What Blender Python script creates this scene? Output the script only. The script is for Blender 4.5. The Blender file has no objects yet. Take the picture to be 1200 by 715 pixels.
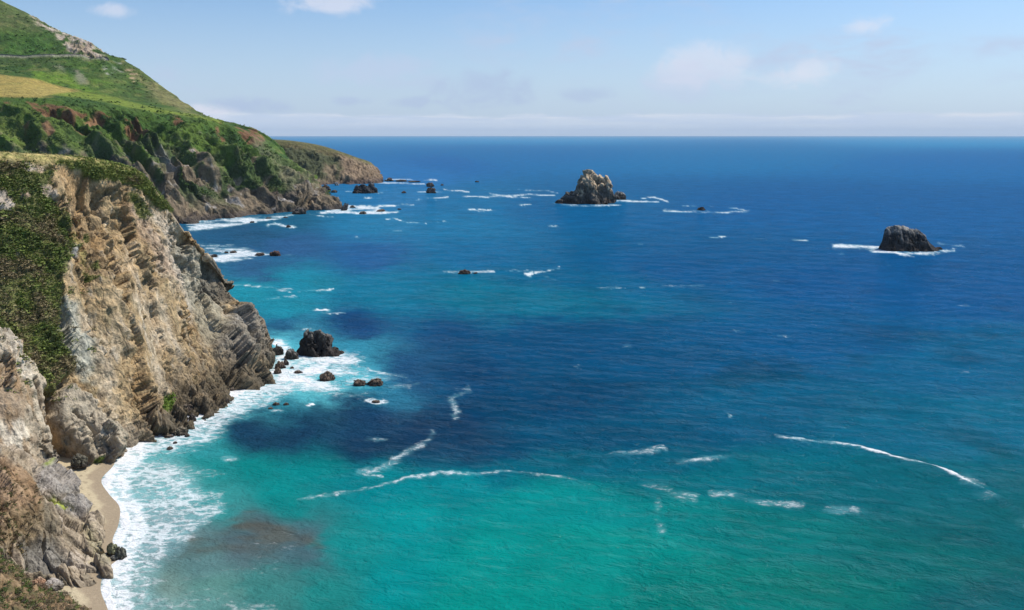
import bpy, math
import numpy as np
from mathutils import Vector

R = math.radians
scene = bpy.context.scene
COL = scene.collection

# ------------------------------------------------------------------ camera
CAM_H = 80.0
FPX = 1000.0                                   # focal length in photo pixels (photo 1200 x 715)
PITCH = math.atan(199.4 / FPX)                 # the sea's far edge then falls on the photo's horizon line
cam_data = bpy.data.cameras.new("camera")
cam_data.sensor_width = 36.0
cam_data.lens = 36.0 * FPX / 1200.0
cam_data.clip_start = 0.5
cam_data.clip_end = 600000.0
cam = bpy.data.objects.new("camera", cam_data)
cam.location = (0, 0, CAM_H)
cam.rotation_euler = (math.pi / 2 - PITCH, 0, 0)
COL.objects.link(cam)
scene.camera = cam

# ------------------------------------------------------------------ light
SUN_AZ, SUN_EL = 66.0, 54.0                    # degrees right of the view direction, degrees up
sun_dir = Vector((math.sin(R(SUN_AZ)) * math.cos(R(SUN_EL)), math.cos(R(SUN_AZ)) * math.cos(R(SUN_EL)), math.sin(R(SUN_EL))))
sd = bpy.data.lights.new("sun", 'SUN')
sd.energy = 4.8
sd.angle = R(0.5)
sd.color = (1.0, 0.955, 0.89)
sun = bpy.data.objects.new("sun", sd)
sun.rotation_euler = sun_dir.to_track_quat('Z', 'Y').to_euler()
sun.location = (200, 0, 400)
COL.objects.link(sun)

scene.view_settings.view_transform = 'Standard'
scene.view_settings.look = 'None'
scene.view_settings.exposure = 0.0
scene.view_settings.gamma = 1.0
scene.render.engine = 'CYCLES'
scene.cycles.max_bounces = 5
scene.cycles.diffuse_bounces = 2
scene.cycles.glossy_bounces = 2
scene.cycles.sample_clamp_indirect = 4.0

CT, ST = math.cos(PITCH), math.sin(PITCH)


def ray(px, py):
    u = (np.asarray(px, float) - 600.0) / FPX
    v = (357.5 - np.asarray(py, float)) / FPX
    return np.stack([u + 0 * v, CT + v * ST, -ST + v * CT + 0 * u], -1)


def P(px, py, Y):
    """world point at forward distance Y seen at a photo pixel"""
    d = ray(px, py)
    return np.array([0, 0, CAM_H]) + d * (np.asarray(Y, float) / d[..., 1])[..., None]


def G(px, py, z=0.0):
    """world point at height z (sea level) seen at a photo pixel"""
    d = ray(px, py)
    return np.array([0, 0, CAM_H]) + d * ((z - CAM_H) / d[..., 2])[..., None]


def proj(p):
    q = p - np.array([0, 0, CAM_H])
    f = np.maximum(q[:, 1] * CT - q[:, 2] * ST, 1e-3)
    up = q[:, 1] * ST + q[:, 2] * CT
    return np.stack([600 + FPX * q[:, 0] / f, 357.5 - FPX * up / f], -1)


# ------------------------------------------------------------------ world: sky and clouds
world = bpy.data.worlds.new("World")
scene.world = world
world.use_nodes = True
wt = world.node_tree
wt.nodes.clear()


class NT:
    """small node helper"""
    def __init__(s, tree):
        s.t = tree

    def n(s, kind, **kw):
        nd = s.t.nodes.new(kind)
        for k, v in kw.items():
            setattr(nd, k, v)
        return nd

    def put(s, sock, v):
        if isinstance(v, bpy.types.NodeSocket):
            s.t.links.new(v, sock)
        else:
            sock.default_value = v

    def math(s, op, a, b=0.0, c=None, clamp=False):
        nd = s.n('ShaderNodeMath', operation=op, use_clamp=clamp)
        s.put(nd.inputs[0], a)
        s.put(nd.inputs[1], b)
        if c is not None:
            s.put(nd.inputs[2], c)
        return nd.outputs[0]

    def vmath(s, op, a, b=(0, 0, 0)):
        nd = s.n('ShaderNodeVectorMath', operation=op)
        s.put(nd.inputs[0], a)
        s.put(nd.inputs[1], b)
        return nd.outputs['Value'] if op in ('LENGTH', 'DOT_PRODUCT', 'DISTANCE') else nd.outputs[0]

    def smooth(s, v, a, b):
        nd = s.n('ShaderNodeMapRange', interpolation_type='SMOOTHSTEP')
        s.put(nd.inputs['Value'], v)
        s.put(nd.inputs['From Min'], a)
        s.put(nd.inputs['From Max'], b)
        return nd.outputs[0]

    def remap(s, v, a, b, c, d):
        nd = s.n('ShaderNodeMapRange')
        nd.clamp = True
        for k, x in zip(('Value', 'From Min', 'From Max', 'To Min', 'To Max'), (v, a, b, c, d)):
            s.put(nd.inputs[k], x)
        return nd.outputs[0]

    def mix(s, f, a, b, mode='MIX'):
        nd = s.n('ShaderNodeMix', data_type='RGBA', blend_type=mode)
        s.put(nd.inputs[0], f)
        s.put(nd.inputs[6], a)
        s.put(nd.inputs[7], b)
        return nd.outputs[2]

    def noise(s, vec, scale, detail=4.0, rough=0.55, dist=0.0, lac=2.0):
        nd = s.n('ShaderNodeTexNoise')
        s.put(nd.inputs['Vector'], vec)
        s.put(nd.inputs['Scale'], scale)
        nd.inputs['Detail'].default_value = detail
        nd.inputs['Roughness'].default_value = rough
        nd.inputs['Lacunarity'].default_value = lac
        nd.inputs['Distortion'].default_value = dist
        return nd.outputs['Fac']

    def n2c(s, vec, scale):
        nd = s.n('ShaderNodeTexNoise')
        s.put(nd.inputs['Vector'], vec)
        s.put(nd.inputs['Scale'], scale)
        nd.inputs['Detail'].default_value = 4.0
        return nd.outputs['Color']

    def voro(s, vec, scale, feature='F1', rnd=1.0):
        nd = s.n('ShaderNodeTexVoronoi', feature=feature)
        s.put(nd.inputs['Vector'], vec)
        s.put(nd.inputs['Scale'], scale)
        nd.inputs['Randomness'].default_value = rnd
        return nd.outputs['Distance']

    def scale(s, vec, xyz):
        return s.vmath('MULTIPLY', vec, xyz)


SKY_STRENGTH = 0.12
w = NT(wt)
sky = w.n('ShaderNodeTexSky', sky_type='NISHITA', sun_disc=False)
sky.sun_elevation = R(SUN_EL)
sky.sun_rotation = R(SUN_AZ)
sky.altitude = 60.0
sky.air_density = 1.0
sky.dust_density = 1.2
sky.ozone_density = 2.2
bg = w.n('ShaderNodeBackground')
bg.inputs['Strength'].default_value = SKY_STRENGTH
wo = w.n('ShaderNodeOutputWorld')
tc = w.n('ShaderNodeTexCoord')
dirv = tc.outputs['Generated']
sep = w.n('ShaderNodeSeparateXYZ')
wt.links.new(dirv, sep.inputs[0])
dz = sep.outputs['Z']


def k10(r, g, b):
    return (r / SKY_STRENGTH, g / SKY_STRENGTH, b / SKY_STRENGTH, 1)


# the sky keeps its own gradient, slightly cyan-blue; thin veil grows towards the horizon everywhere
col = w.mix(1.0, sky.outputs[0], (0.76, 0.97, 1.20, 1), 'MULTIPLY')
veil = w.math('MULTIPLY', w.smooth(dz, 0.19, 0.0), 0.64)
col = w.mix(veil, col, k10(0.64, 0.77, 0.98))
# broad lilac wisps
cv = w.scale(dirv, (1.0, 1.0, 3.2))
n1 = w.noise(cv, 4.2, 7.0, 0.56, 0.4)
n2 = w.noise(cv, 15.0, 6.0, 0.6, 0.3)
wis = w.math('MULTIPLY', w.smooth(n1, 0.47, 0.70), w.smooth(n2, 0.36, 0.68))
low = w.math('MULTIPLY', w.smooth(dz, 0.30, 0.06), 0.75)
wis = w.math('MULTIPLY', wis, w.math('ADD', low, 0.18))
col = w.mix(w.math('MULTIPLY', wis, 0.95), col, k10(0.53, 0.62, 0.82))
# thicker puffs of the same kind of cloud, each where it hangs
def unit(px, py):
    d = ray(px, py)
    return tuple(d / np.linalg.norm(d))
n3 = w.noise(w.scale(dirv, (1, 1, 1.5)), 26.0, 7.0, 0.62, 0.5)
def puff(px, py, r, amount, colour, stretch=2.4):
    global col
    c = unit(px, py)
    d = w.vmath('SUBTRACT', dirv, c)
    d = w.scale(d, (1, 1, stretch))
    f = w.smooth(w.vmath('LENGTH', d), r, 0.0)
    m = w.smooth(w.math('ADD', n3, w.math('MULTIPLY', f, 0.46)), 0.58, 0.98)
    m = w.math('MULTIPLY', w.math('MULTIPLY', m, w.smooth(f, 0.0, 0.35)), amount)
    col = w.mix(m, col, colour)
white = k10(0.82, 0.82, 0.92)
grey = k10(0.44, 0.545, 0.765)
lilac = k10(0.56, 0.645, 0.845)
puff(828, 76, 0.085, 0.46, white, 2.0)
puff(792, 88, 0.06, 0.36, white, 2.4)
puff(800, 98, 0.09, 0.45, lilac)
puff(950, 84, 0.065, 0.48, white, 2.0)
puff(918, 92, 0.05, 0.36, white, 2.4)
puff(1018, 29, 0.04, 0.5, white)
puff(300, 122, 0.075, 0.70, grey, 4.0)
puff(410, 118, 0.04, 0.55, grey, 4.0)
puff(485, 120, 0.045, 0.6, grey, 4.0)
puff(565, 105, 0.10, 0.6, grey, 2.6)
puff(430, 80, 0.12, 0.5, lilac, 4.0)
puff(690, 110, 0.05, 0.5, grey, 3)
puff(390, 0, 0.09, 0.6, white, 3)
puff(125, 12, 0.04, 0.5, white, 3)
puff(230, 135, 0.07, 0.8, white, 4)
# low marine layer along the horizon, a pale bank with an uneven top
edge = w.noise(w.scale(dirv, (1, 1, 0.2)), 9.0, 6.0, 0.6)
top = w.math('ADD', 0.010, w.math('MULTIPLY', edge, 0.021))
bank = w.smooth(w.math('SUBTRACT', top, dz), -0.0035, 0.0015)
n4 = w.noise(w.scale(dirv, (1, 1, 14.0)), 9.0, 6.0, 0.6, 0.4)
bcol = w.mix(w.smooth(n4, 0.35, 0.7), k10(0.60, 0.70, 0.88), k10(0.70, 0.775, 0.90))
col = w.mix(w.math('MULTIPLY', bank, 0.72), col, bcol)
rim = w.math('MULTIPLY', w.smooth(w.math('ABSOLUTE', w.math('SUBTRACT', top, dz)), 0.0035, 0.0), w.smooth(n4, 0.42, 0.62))
col = w.mix(w.math('MULTIPLY', rim, 0.5), col, k10(0.84, 0.86, 0.92))
wt.links.new(col, bg.inputs['Color'])
wt.links.new(bg.outputs[0], wo.inputs['Surface'])

# ------------------------------------------------------------------ numpy noise
U = np.uint32


def _hash(ix, iy, iz, seed):
    h = ix.astype(U) * U(374761393) + iy.astype(U) * U(668265263) + iz.astype(U) * U(2147483647 - 58)
    h = h + U((seed * 974711 + 1013904223) % 4294967296)
    h = (h ^ (h >> U(13))) * U(1274126177)
    h = (h ^ (h >> U(16))) * U(2246822519)
    return h ^ (h >> U(15))


def _r(h, k):
    h = (h ^ U(k * 7919 + 17)) * U(2654435761)
    h = h ^ (h >> U(14))
    return (h & U(0xFFFFFF)).astype(np.float64) / 16777215.0


def perlin(p, seed=0):
    with np.errstate(over='ignore'):
        fl = np.floor(p)
        i = fl.astype(np.int64)
        f = p - fl
        s = f * f * f * (f * (f * 6 - 15) + 10)
        out = np.zeros(len(p))
        for dx in (0, 1):
            wx = s[:, 0] if dx else 1 - s[:, 0]
            for dy in (0, 1):
                wy = s[:, 1] if dy else 1 - s[:, 1]
                for dzz in (0, 1):
                    wz = s[:, 2] if dzz else 1 - s[:, 2]
                    h = _hash(i[:, 0] + dx, i[:, 1] + dy, i[:, 2] + dzz, seed)
                    g = ((_r(h, 1) * 2 - 1) * (f[:, 0] - dx) + (_r(h, 2) * 2 - 1) * (f[:, 1] - dy) + (_r(h, 3) * 2 - 1) * (f[:, 2] - dzz))
                    out += wx * wy * wz * g
        return out * 1.6


def fbm(p, octs=4, seed=0, gain=0.5):
    o, a, t = np.zeros(len(p)), 1.0, 0.0
    for k in range(octs):
        o += a * perlin(p * 2.03 ** k + 17.3 * k, seed + k)
        t += a
        a *= gain
    return o / t * 1.35


def ridged(p, octs=4, seed=0, gain=0.5):
    o, a, t = np.zeros(len(p)), 1.0, 0.0
    for k in range(octs):
        o += a * (1 - np.abs(perlin(p * 2.03 ** k + 9.1 * k, seed + k)) * 2.2)
        t += a
        a *= gain
    return o / t


def worley(p, seed=0):
    """F1, F2, facet value (cell offset plus a tilt of its own)"""
    with np.errstate(over='ignore'):
        fl = np.floor(p)
        i = fl.astype(np.int64)
        n = len(p)
        f1 = np.full(n, 1e9)
        f2 = np.full(n, 1e9)
        fac = np.zeros(n)
        for dx in (-1, 0, 1):
            for dy in (-1, 0, 1):
                for dzz in (-1, 0, 1):
                    c = i + np.array([dx, dy, dzz])
                    h = _hash(c[:, 0], c[:, 1], c[:, 2], seed)
                    v = np.stack([c[:, 0] + _r(h, 1) - p[:, 0], c[:, 1] + _r(h, 2) - p[:, 1], c[:, 2] + _r(h, 3) - p[:, 2]], -1)
                    d = (v * v).sum(1)
                    near = d < f1
                    f2 = np.where(near, f1, np.minimum(f2, d))
                    f1 = np.where(near, d, f1)
                    val = (_r(h, 4) - 0.5) + 1.1 * (v[:, 0] * (_r(h, 5) - .5) + v[:, 1] * (_r(h, 6) - .5) + v[:, 2] * (_r(h, 7) - .5)) * 2
                    fac = np.where(near, val, fac)
        return np.sqrt(f1), np.sqrt(f2), fac


def sstep(x, a, b):
    t = np.clip((x - a) / (b - a), 0, 1)
    return t * t * (3 - 2 * t)


def seg_dist(q, a, b, ax=1.0):
    s = np.array([1.0 / ax, 1.0])
    a, b, q = np.array(a, float) * s, np.array(b, float) * s, q * s
    ab = b - a
    t = np.clip(((q - a) @ ab) / max(ab @ ab, 1e-9), 0, 1)
    return np.linalg.norm(q - (a + t[:, None] * ab), axis=1), t


def poly_sd(q, pts):
    """positive inside the polygon, photo pixels"""
    n = len(pts)
    d = np.full(len(q), 1e9)
    inside = np.zeros(len(q), bool)
    for k in range(n):
        a, b = pts[k], pts[(k + 1) % n]
        d = np.minimum(d, seg_dist(q, a, b)[0])
        if a[1] != b[1]:
            cond = ((a[1] > q[:, 1]) != (b[1] > q[:, 1]))
            xi = (b[0] - a[0]) * (q[:, 1] - a[1]) / (b[1] - a[1]) + a[0]
            inside ^= cond & (q[:, 0] < xi)
    return np.where(inside, d, -d)


# ------------------------------------------------------------------ mesh helpers
def make_mesh(name, verts, faces, colours=None, smooth=True, extra=None):
    """faces: (n, 3) or (n, 4) array"""
    me = bpy.data.meshes.new(name)
    verts = np.asarray(verts, np.float32)
    faces = np.asarray(faces, np.int32)
    k = faces.shape[1]
    me.vertices.add(len(verts))
    me.vertices.foreach_set('co', verts.ravel())
    me.loops.add(faces.size)
    me.loops.foreach_set('vertex_index', faces.ravel())
    me.polygons.add(len(faces))
    me.polygons.foreach_set('loop_start', np.arange(0, faces.size, k, dtype=np.int32))
    me.polygons.foreach_set('use_smooth', np.full(len(faces), smooth))
    if colours is not None:
        at = me.color_attributes.new('tint', 'FLOAT_COLOR', 'POINT')
        c4 = np.ones((len(verts), 4), np.float32)
        c4[:, :3] = colours
        at.data.foreach_set('color', c4.ravel())
    for nm, arr in (extra or {}).items():
        at = me.attributes.new(nm, 'FLOAT', 'POINT')
        at.data.foreach_set('value', np.asarray(arr, np.float32))
    me.update(calc_edges=True)
    me.validate()
    return me


def link(name, me, mat, parent=None, kind=None, label=None, cat=None, group=None, loc=None):
    o = bpy.data.objects.new(name, me)
    COL.objects.link(o)
    if me is not None and mat is not None and not me.materials:
        me.materials.append(mat)
    if parent:
        o.parent = parent
    if kind:
        o['kind'] = kind
    if label:
        o['label'] = label
    if cat:
        o['category'] = cat
    if group:
        o['group'] = group
    if loc is not None:
        o.location = loc
    return o


def grid_faces(nu, nv, flip=False):
    a = np.arange(nu * nv).reshape(nu, nv)
    q = np.stack([a[:-1, :-1], a[1:, :-1], a[1:, 1:], a[:-1, 1:]], -1).reshape(-1, 4)
    return q[:, ::-1] if flip else q


def catmull(ctrl, n):
    """ctrl (m, ..., 3) -> n samples along axis 0"""
    m = len(ctrl)
    t = np.linspace(0, m - 1, n)
    i = np.minimum(t.astype(int), m - 2)
    f = (t - i).reshape((-1,) + (1,) * (ctrl.ndim - 1))
    p0 = np.where((i == 0).reshape(f.shape), 2 * ctrl[0] - ctrl[1], ctrl[np.maximum(i - 1, 0)])
    p1, p2 = ctrl[i], ctrl[i + 1]
    p3 = np.where((i == m - 2).reshape(f.shape), 2 * ctrl[-1] - ctrl[-2], ctrl[np.minimum(i + 2, m - 1)])
    return 0.5 * ((2 * p1) + (-p0 + p2) * f + (2 * p0 - 5 * p1 + 4 * p2 - p3) * f ** 2 + (-p0 + 3 * p1 - 3 * p2 + p3) * f ** 3)


def loft(sections, nu, nv):
    c = np.array(sections, float)                       # (sections, points, 3)
    a = catmull(c, nu)
    b = catmull(np.swapaxes(a, 0, 1), nv)
    return np.swapaxes(b, 0, 1)                         # nu, nv, 3


def grid_normals(g):
    du = np.gradient(g, axis=0)
    dv = np.gradient(g, axis=1)
    n = np.cross(du, dv)
    return n / np.maximum(np.linalg.norm(n, axis=2, keepdims=True), 1e-9)


class Paint:
    """albedo and relief masks over the vertices of a piece of terrain, edges broken by noise"""
    def __init__(s, pts, base, wob=5.0, wscale=0.08, seed=0):
        s.p = pts
        s.q = proj(pts)
        s.n1 = fbm(pts * wscale, 5, seed + 70)
        s.n2 = fbm(pts * wscale * 5, 4, seed + 80)
        s.wob = wob
        s.c = np.tile(np.array(base, float), (len(pts), 1))

    def mask(s, poly, feather=3.0, wob=None):
        wv = s.wob if wob is None else wob
        sd_ = poly_sd(s.q, poly) + wv * (s.n1 * 1.6 + s.n2 * 0.8)
        return sstep(sd_, -feather, feather)

    def lay(s, m, colour, amount=1.0):
        m = (m * amount)[:, None]
        s.c = s.c * (1 - m) + np.array(colour) * m

    def poly(s, poly, colour, amount=1.0, feather=3.0, wob=None):
        m = s.mask(poly, feather, wob)
        s.lay(m, colour, amount)
        return m


# ------------------------------------------------------------------ materials
def new_mat(name):
    m = bpy.data.materials.new(name)
    m.use_nodes = True
    m.node_tree.nodes.clear()
    t = NT(m.node_tree)
    b = t.n('ShaderNodeBsdfPrincipled')
    o = t.n('ShaderNodeOutputMaterial')
    m.node_tree.links.new(b.outputs[0], o.inputs[0])
    return m, t, b


FALL = np.array([0.50, -0.42, -0.76])
FALL /= np.linalg.norm(FALL)
NS = np.array([0.55, 0.82, -0.09])
NS = NS - FALL * (NS @ FALL)
NS /= np.linalg.norm(NS)
NF = np.cross(NS, FALL)


def beds(p, a, b, c):
    return np.stack([p @ NS * a, p @ FALL * b, p @ NF * c], -1)


def rock_material(name, unit_m=1.0, bump=1.0, contrast=1.0, crack=0.28):
    """unit_m: size in metres of the finest grain worth showing"""
    m, t, b = new_mat(name)
    geo = t.n('ShaderNodeNewGeometry')
    pos = geo.outputs['Position']
    at = t.n('ShaderNodeAttribute', attribute_name='tint')
    # beds run down the fall line: squeeze the texture space across them
    cmb = t.n('ShaderNodeCombineXYZ')
    for k_, (ax_, f_) in enumerate(((NS, 1.0), (FALL, 0.50), (NF, 0.7))):
        t.put(cmb.inputs[k_], t.math('MULTIPLY', t.vmath('DOT_PRODUCT', pos, tuple(ax_)), f_))
    bed = cmb.outputs[0]
    n1 = t.noise(pos, 0.35 / unit_m, 6.0, 0.62)
    n2 = t.noise(pos, 1.6 / unit_m, 5.0, 0.65)
    streak = t.noise(bed, 0.7 / unit_m, 6.0, 0.65, 0.7)
    val = t.math('ADD', t.math('MULTIPLY', n1, 0.9), t.math('MULTIPLY', n2, 0.8))
    val = t.math('ADD', val, t.math('MULTIPLY', streak, 0.8))
    val = t.math('SUBTRACT', val, 1.25)
    val = t.math('ADD', 1.0, t.math('MULTIPLY', val, 1.9 * contrast))
    val = t.math('MAXIMUM', val, 0.35)
    c = t.mix(1.0, at.outputs['Color'], (1, 1, 1, 1), 'MULTIPLY')
    nd = t.n('ShaderNodeVectorMath', operation='SCALE')
    t.put(nd.inputs[0], c)
    t.put(nd.inputs['Scale'], val)
    t.put(b.inputs['Base Color'], nd.outputs[0])
    b.inputs['Roughness'].default_value = 0.92
    b.inputs['Specular IOR Level'].default_value = 0.18
    v1 = t.math('ADD', t.voro(bed, 0.55 / unit_m), t.math('MULTIPLY', streak, 1.2))
    v2 = t.voro(pos, 1.7 / unit_m)
    ck = t.smooth(t.voro(t.vmath('ADD', t.scale(bed, (1, 0.6, 1)), t.vmath('MULTIPLY', t.n2c(pos, 0.25 / unit_m), (2.6 * unit_m, 2.6 * unit_m, 2.6 * unit_m))), 0.30 / unit_m, 'DISTANCE_TO_EDGE'), 0.0, 0.10)
    h = t.math('ADD', t.math('MULTIPLY', n1, 1.2), t.math('MULTIPLY', n2, 0.45))
    h = t.math('ADD', h, t.math('MULTIPLY', v1, 0.5))
    h = t.math('ADD', h, t.math('MULTIPLY', v2, 0.16))
    h = t.math('ADD', h, t.math('MULTIPLY', ck, crack))
    bp = t.n('ShaderNodeBump')
    bp.inputs['Strength'].default_value = 0.65 * bump
    bp.inputs['Distance'].default_value = 1.2 * unit_m
    t.put(bp.inputs['Height'], h)
    t.put(b.inputs['Normal'], bp.outputs[0])
    return m


def leaf_material(name):
    m, t, b = new_mat(name)
    at = t.n('ShaderNodeAttribute', attribute_name='tint')
    geo = t.n('ShaderNodeNewGeometry')
    n = t.noise(geo.outputs['Position'], 0.8, 3.0)
    nd = t.n('ShaderNodeVectorMath', operation='SCALE')
    t.put(nd.inputs[0], at.outputs['Color'])
    t.put(nd.inputs['Scale'], t.remap(n, 0.3, 0.7, 0.7, 1.35))
    t.put(b.inputs['Base Color'], nd.outputs[0])
    b.inputs['Roughness'].default_value = 0.7
    b.inputs['Specular IOR Level'].default_value = 0.2
    return m


M_cliff = rock_material('cliff_rock', 1.0, 1.0)
M_far = rock_material('far_cliff_rock', 3.0, 0.9, 0.9, 0.0)
M_rock = rock_material('sea_rock', 0.8, 1.0)
M_stack = rock_material('sea_stack_rock', 2.4, 1.0)
M_leaf = leaf_material('shrub_leaves')


# ------------------------------------------------------------------ vegetation clumps (one mesh of many leaf faces)
def clump_templates(k, leaves, seed, leaf=0.34):
    rng = np.random.default_rng(seed)
    out = []
    for _ in range(k):
        th = rng.uniform(0, 2 * np.pi, leaves)
        el = np.arcsin(rng.uniform(-0.15, 1, leaves))
        rad = rng.uniform(0.55, 1.05, leaves) * (1 + 0.3 * np.sin(th * 2 + rng.uniform(0, 6)))
        n = np.stack([np.cos(th) * np.cos(el), np.sin(th) * np.cos(el), np.sin(el)], -1)
        c = n * rad[:, None] * np.array([1, 1, 0.8])
        n = n + rng.normal(0, 0.28, n.shape)
        n /= np.linalg.norm(n, axis=1, keepdims=True)
        a = np.cross(n, rng.normal(0, 1, n.shape))
        a /= np.linalg.norm(a, axis=1, keepdims=True)
        bb = np.cross(n, a)
        s = (leaf * rng.uniform(0.6, 1.3, leaves))[:, None]
        v = np.stack([c + a * s, c + bb * s * 0.6 + n * s * 0.25, c - a * s, c - bb * s * 0.6 - n * s * 0.1], 1)
        out.append(v.reshape(-1, 3))
    return out


def scatter_clumps(name, pos, nrm, size, colours, leaves, seed, leaf=0.34, jitter=0.14):
    rng = np.random.default_rng(seed)
    T = clump_templates(14, leaves, seed, leaf)
    V, C = [], []
    which = rng.integers(0, len(T), len(pos))
    for k in range(len(T)):
        idx = np.where(which == k)[0]
        if not len(idx):
            continue
        a = rng.uniform(0, 2 * np.pi, len(idx))
        ca, sa = np.cos(a), np.sin(a)
        t = T[k]
        x = t[None, :, 0] * ca[:, None] - t[None, :, 1] * sa[:, None]
        y = t[None, :, 0] * sa[:, None] + t[None, :, 1] * ca[:, None]
        z = np.tile(t[:, 2], (len(idx), 1))
        v = np.stack([x, y, z], -1) * size[idx][:, None, None]
        # lean with the ground
        v = v + (nrm[idx][:, None, :] - np.array([0, 0, 1])) * v[:, :, 2:3] * 0.7
        v += pos[idx][:, None, :]
        jc = 1 + rng.uniform(-jitter, jitter, (len(idx), len(t) // 4, 1))
        c = np.repeat(colours[idx][:, None, :] * jc, 4, axis=1)
        V.append(v.reshape(-1, 3))
        C.append(c.reshape(-1, 3))
    V, C = np.concatenate(V), np.concatenate(C)
    F = np.arange(len(V)).reshape(-1, 4)
    me = make_mesh(name, V, F, C, smooth=False)
    return link(name, me, M_leaf, kind='stuff')


def pick(rng, weights, n):
    w_ = np.maximum(weights, 0)
    c = np.cumsum(w_)
    return np.searchsorted(c, rng.uniform(0, c[-1], n))


# ================================================================== NEAR HEADLAND
def dip(p, d, k):
    """squeeze coordinates along the direction d so that features run along it"""
    d = np.array(d, float)
    d /= np.linalg.norm(d)
    return p - (p @ d)[:, None] * d[None] * k


S = [
    # ridge, four points down the face, foot: (px, py, forward distance)
    [(-320, 176, 190), (-320, 300, 172), (-310, 420, 160), (-300, 520, 150), (-280, 620, 146), (-270, 690, 143)],
    [(-160, 178, 215), (-160, 280, 199), (-155, 370, 186), (-150, 450, 176), (-140, 530, 169), (-130, 600, 165)],
    [(-10, 181, 235), (-10, 258, 222), (-5, 335, 209), (5, 420, 197), (18, 495, 189), (35, 560, 187)],
    [(60, 184, 250), (70, 265, 237), (80, 345, 224), (92, 425, 212), (103, 495, 203), (112, 548, 196)],
    [(80, 185.5, 254), (91, 266, 243), (103, 345, 231), (116, 425, 219), (131, 490, 209), (141, 535, 203.5)],
    [(100, 187, 258), (112, 268, 248), (125, 345, 237), (138, 425, 226), (152, 488, 219), (166, 515, 217)],
    [(140, 194, 268), (150, 262, 262), (165, 335, 253), (180, 412, 244), (198, 470, 237), (215, 499, 227)],
    [(165, 204, 276), (180, 262, 275), (197, 330, 270), (215, 395, 264), (240, 445, 255), (262, 474, 247)],
    [(190, 232, 284), (204, 278, 284), (222, 332, 281), (245, 387, 276), (268, 428, 270), (290, 449, 269)],
    [(215, 268, 290), (228, 298, 292), (246, 338, 291), (268, 382, 288), (290, 418, 285), (305, 437, 281)],
    [(240, 298, 294), (253, 320, 298), (270, 350, 299), (288, 384, 299), (304, 412, 295), (317, 427, 292)],
    [(262, 328, 300), (272, 344, 305), (284, 362, 307), (297, 384, 307), (309, 406, 304), (318, 424, 300)],
]
secs = []
for k, s in enumerate(S):
    f = np.array([P(*q) for q in s])
    r = f[0]
    z = r[2]
    plate = max(0.0, 1 - k / 7.0)                      # plateau on the left, sharp ridge towards the tip
    back = [r + np.array([-12 - 10 * plate, 85 + 60 * plate, -z - 6]),
            r + np.array([-10 - 6 * plate, 55 + 55 * plate, -z * 0.72]),
            r + np.array([-8, 30 + 45 * plate, -z * (0.40 - 0.25 * plate)]),
            r + np.array([-5, 12 + 18 * plate, -z * (0.13 - 0.105 * plate)])]
    out = f[-1] - f[-2]
    out[2] = 0
    out = out / max(np.linalg.norm(out), 1e-6)
    under = f[-1] + out * 3 + np.array([0, 0, -max(f[-1][2], 0) - 7])
    secs.append(back + list(f) + [under])
gA = loft(secs, 560, 460)
nA = grid_normals(gA)
if nA[300, 300, 2] < 0:
    nA = -nA
    flipA = True
else:
    flipA = False
pA = gA.reshape(-1, 3)
NA = nA.reshape(-1, 3)
vA = np.tile(np.linspace(0, 10, 460), 560)                # 4 is the ridge, 9 the foot
sA = np.repeat(np.linspace(0, 11, 560), 460)             # section number along the coast
pt = Paint(pA, (0.40, 0.285, 0.150), wob=3.2, wscale=0.09, seed=3)
fall = (0.42, -0.35, -0.84)
an = dip(pA, fall, 0.72)
an2 = dip(pA, fall, 0.82)

# --- relief masks (bulges and hollows, photo pixels)
bulge = np.zeros(len(pA))
m_white = pt.mask([(-40, 380), (5, 392), (18, 402), (42, 426), (60, 449), (55, 472), (62, 505), (66, 545), (-40, 545)], 5, 3)
m_slab = pt.mask([(80, 446), (97, 438), (118, 470), (143, 515), (138, 534), (110, 540), (92, 515), (74, 480)], 5, 2.5)
m_butt = pt.mask([(250, 410), (256, 385), (268, 364), (284, 366), (300, 386), (320, 424), (296, 441), (270, 436)], 5, 2)
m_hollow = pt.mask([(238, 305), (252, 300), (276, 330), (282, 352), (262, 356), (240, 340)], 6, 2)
m_cave1 = pt.mask([(76, 520), (92, 514), (104, 524), (108, 546), (72, 546)], 4, 2)
m_cave2 = pt.mask([(203, 462), (212, 452), (228, 455), (234, 474), (212, 482)], 4, 1.5)
m_gully = pt.mask([(52, 455), (74, 452), (82, 500), (84, 520), (64, 510)], 4, 2)
m_cut = pt.mask([(62, 190), (108, 196), (124, 240), (128, 320), (104, 330), (88, 290), (84, 235)], 7, 4)
m_scarp = pt.mask([(122, 222), (140, 220), (146, 250), (150, 268), (136, 275), (122, 262)], 4, 2)
m_toe = pt.mask([(240, 430), (262, 436), (284, 446), (272, 470), (254, 474), (240, 455)], 4, 2)
bulge *= 0
bulge += 5.5 * m_white + 3.6 * m_slab + 5.0 * m_butt - 3.0 * m_hollow - 7.0 * m_cave1 - 0.5 * m_cave2 - 4.0 * m_gully - 4.5 * m_cut - 4.5 * m_scarp - 1.0 * m_toe

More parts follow.
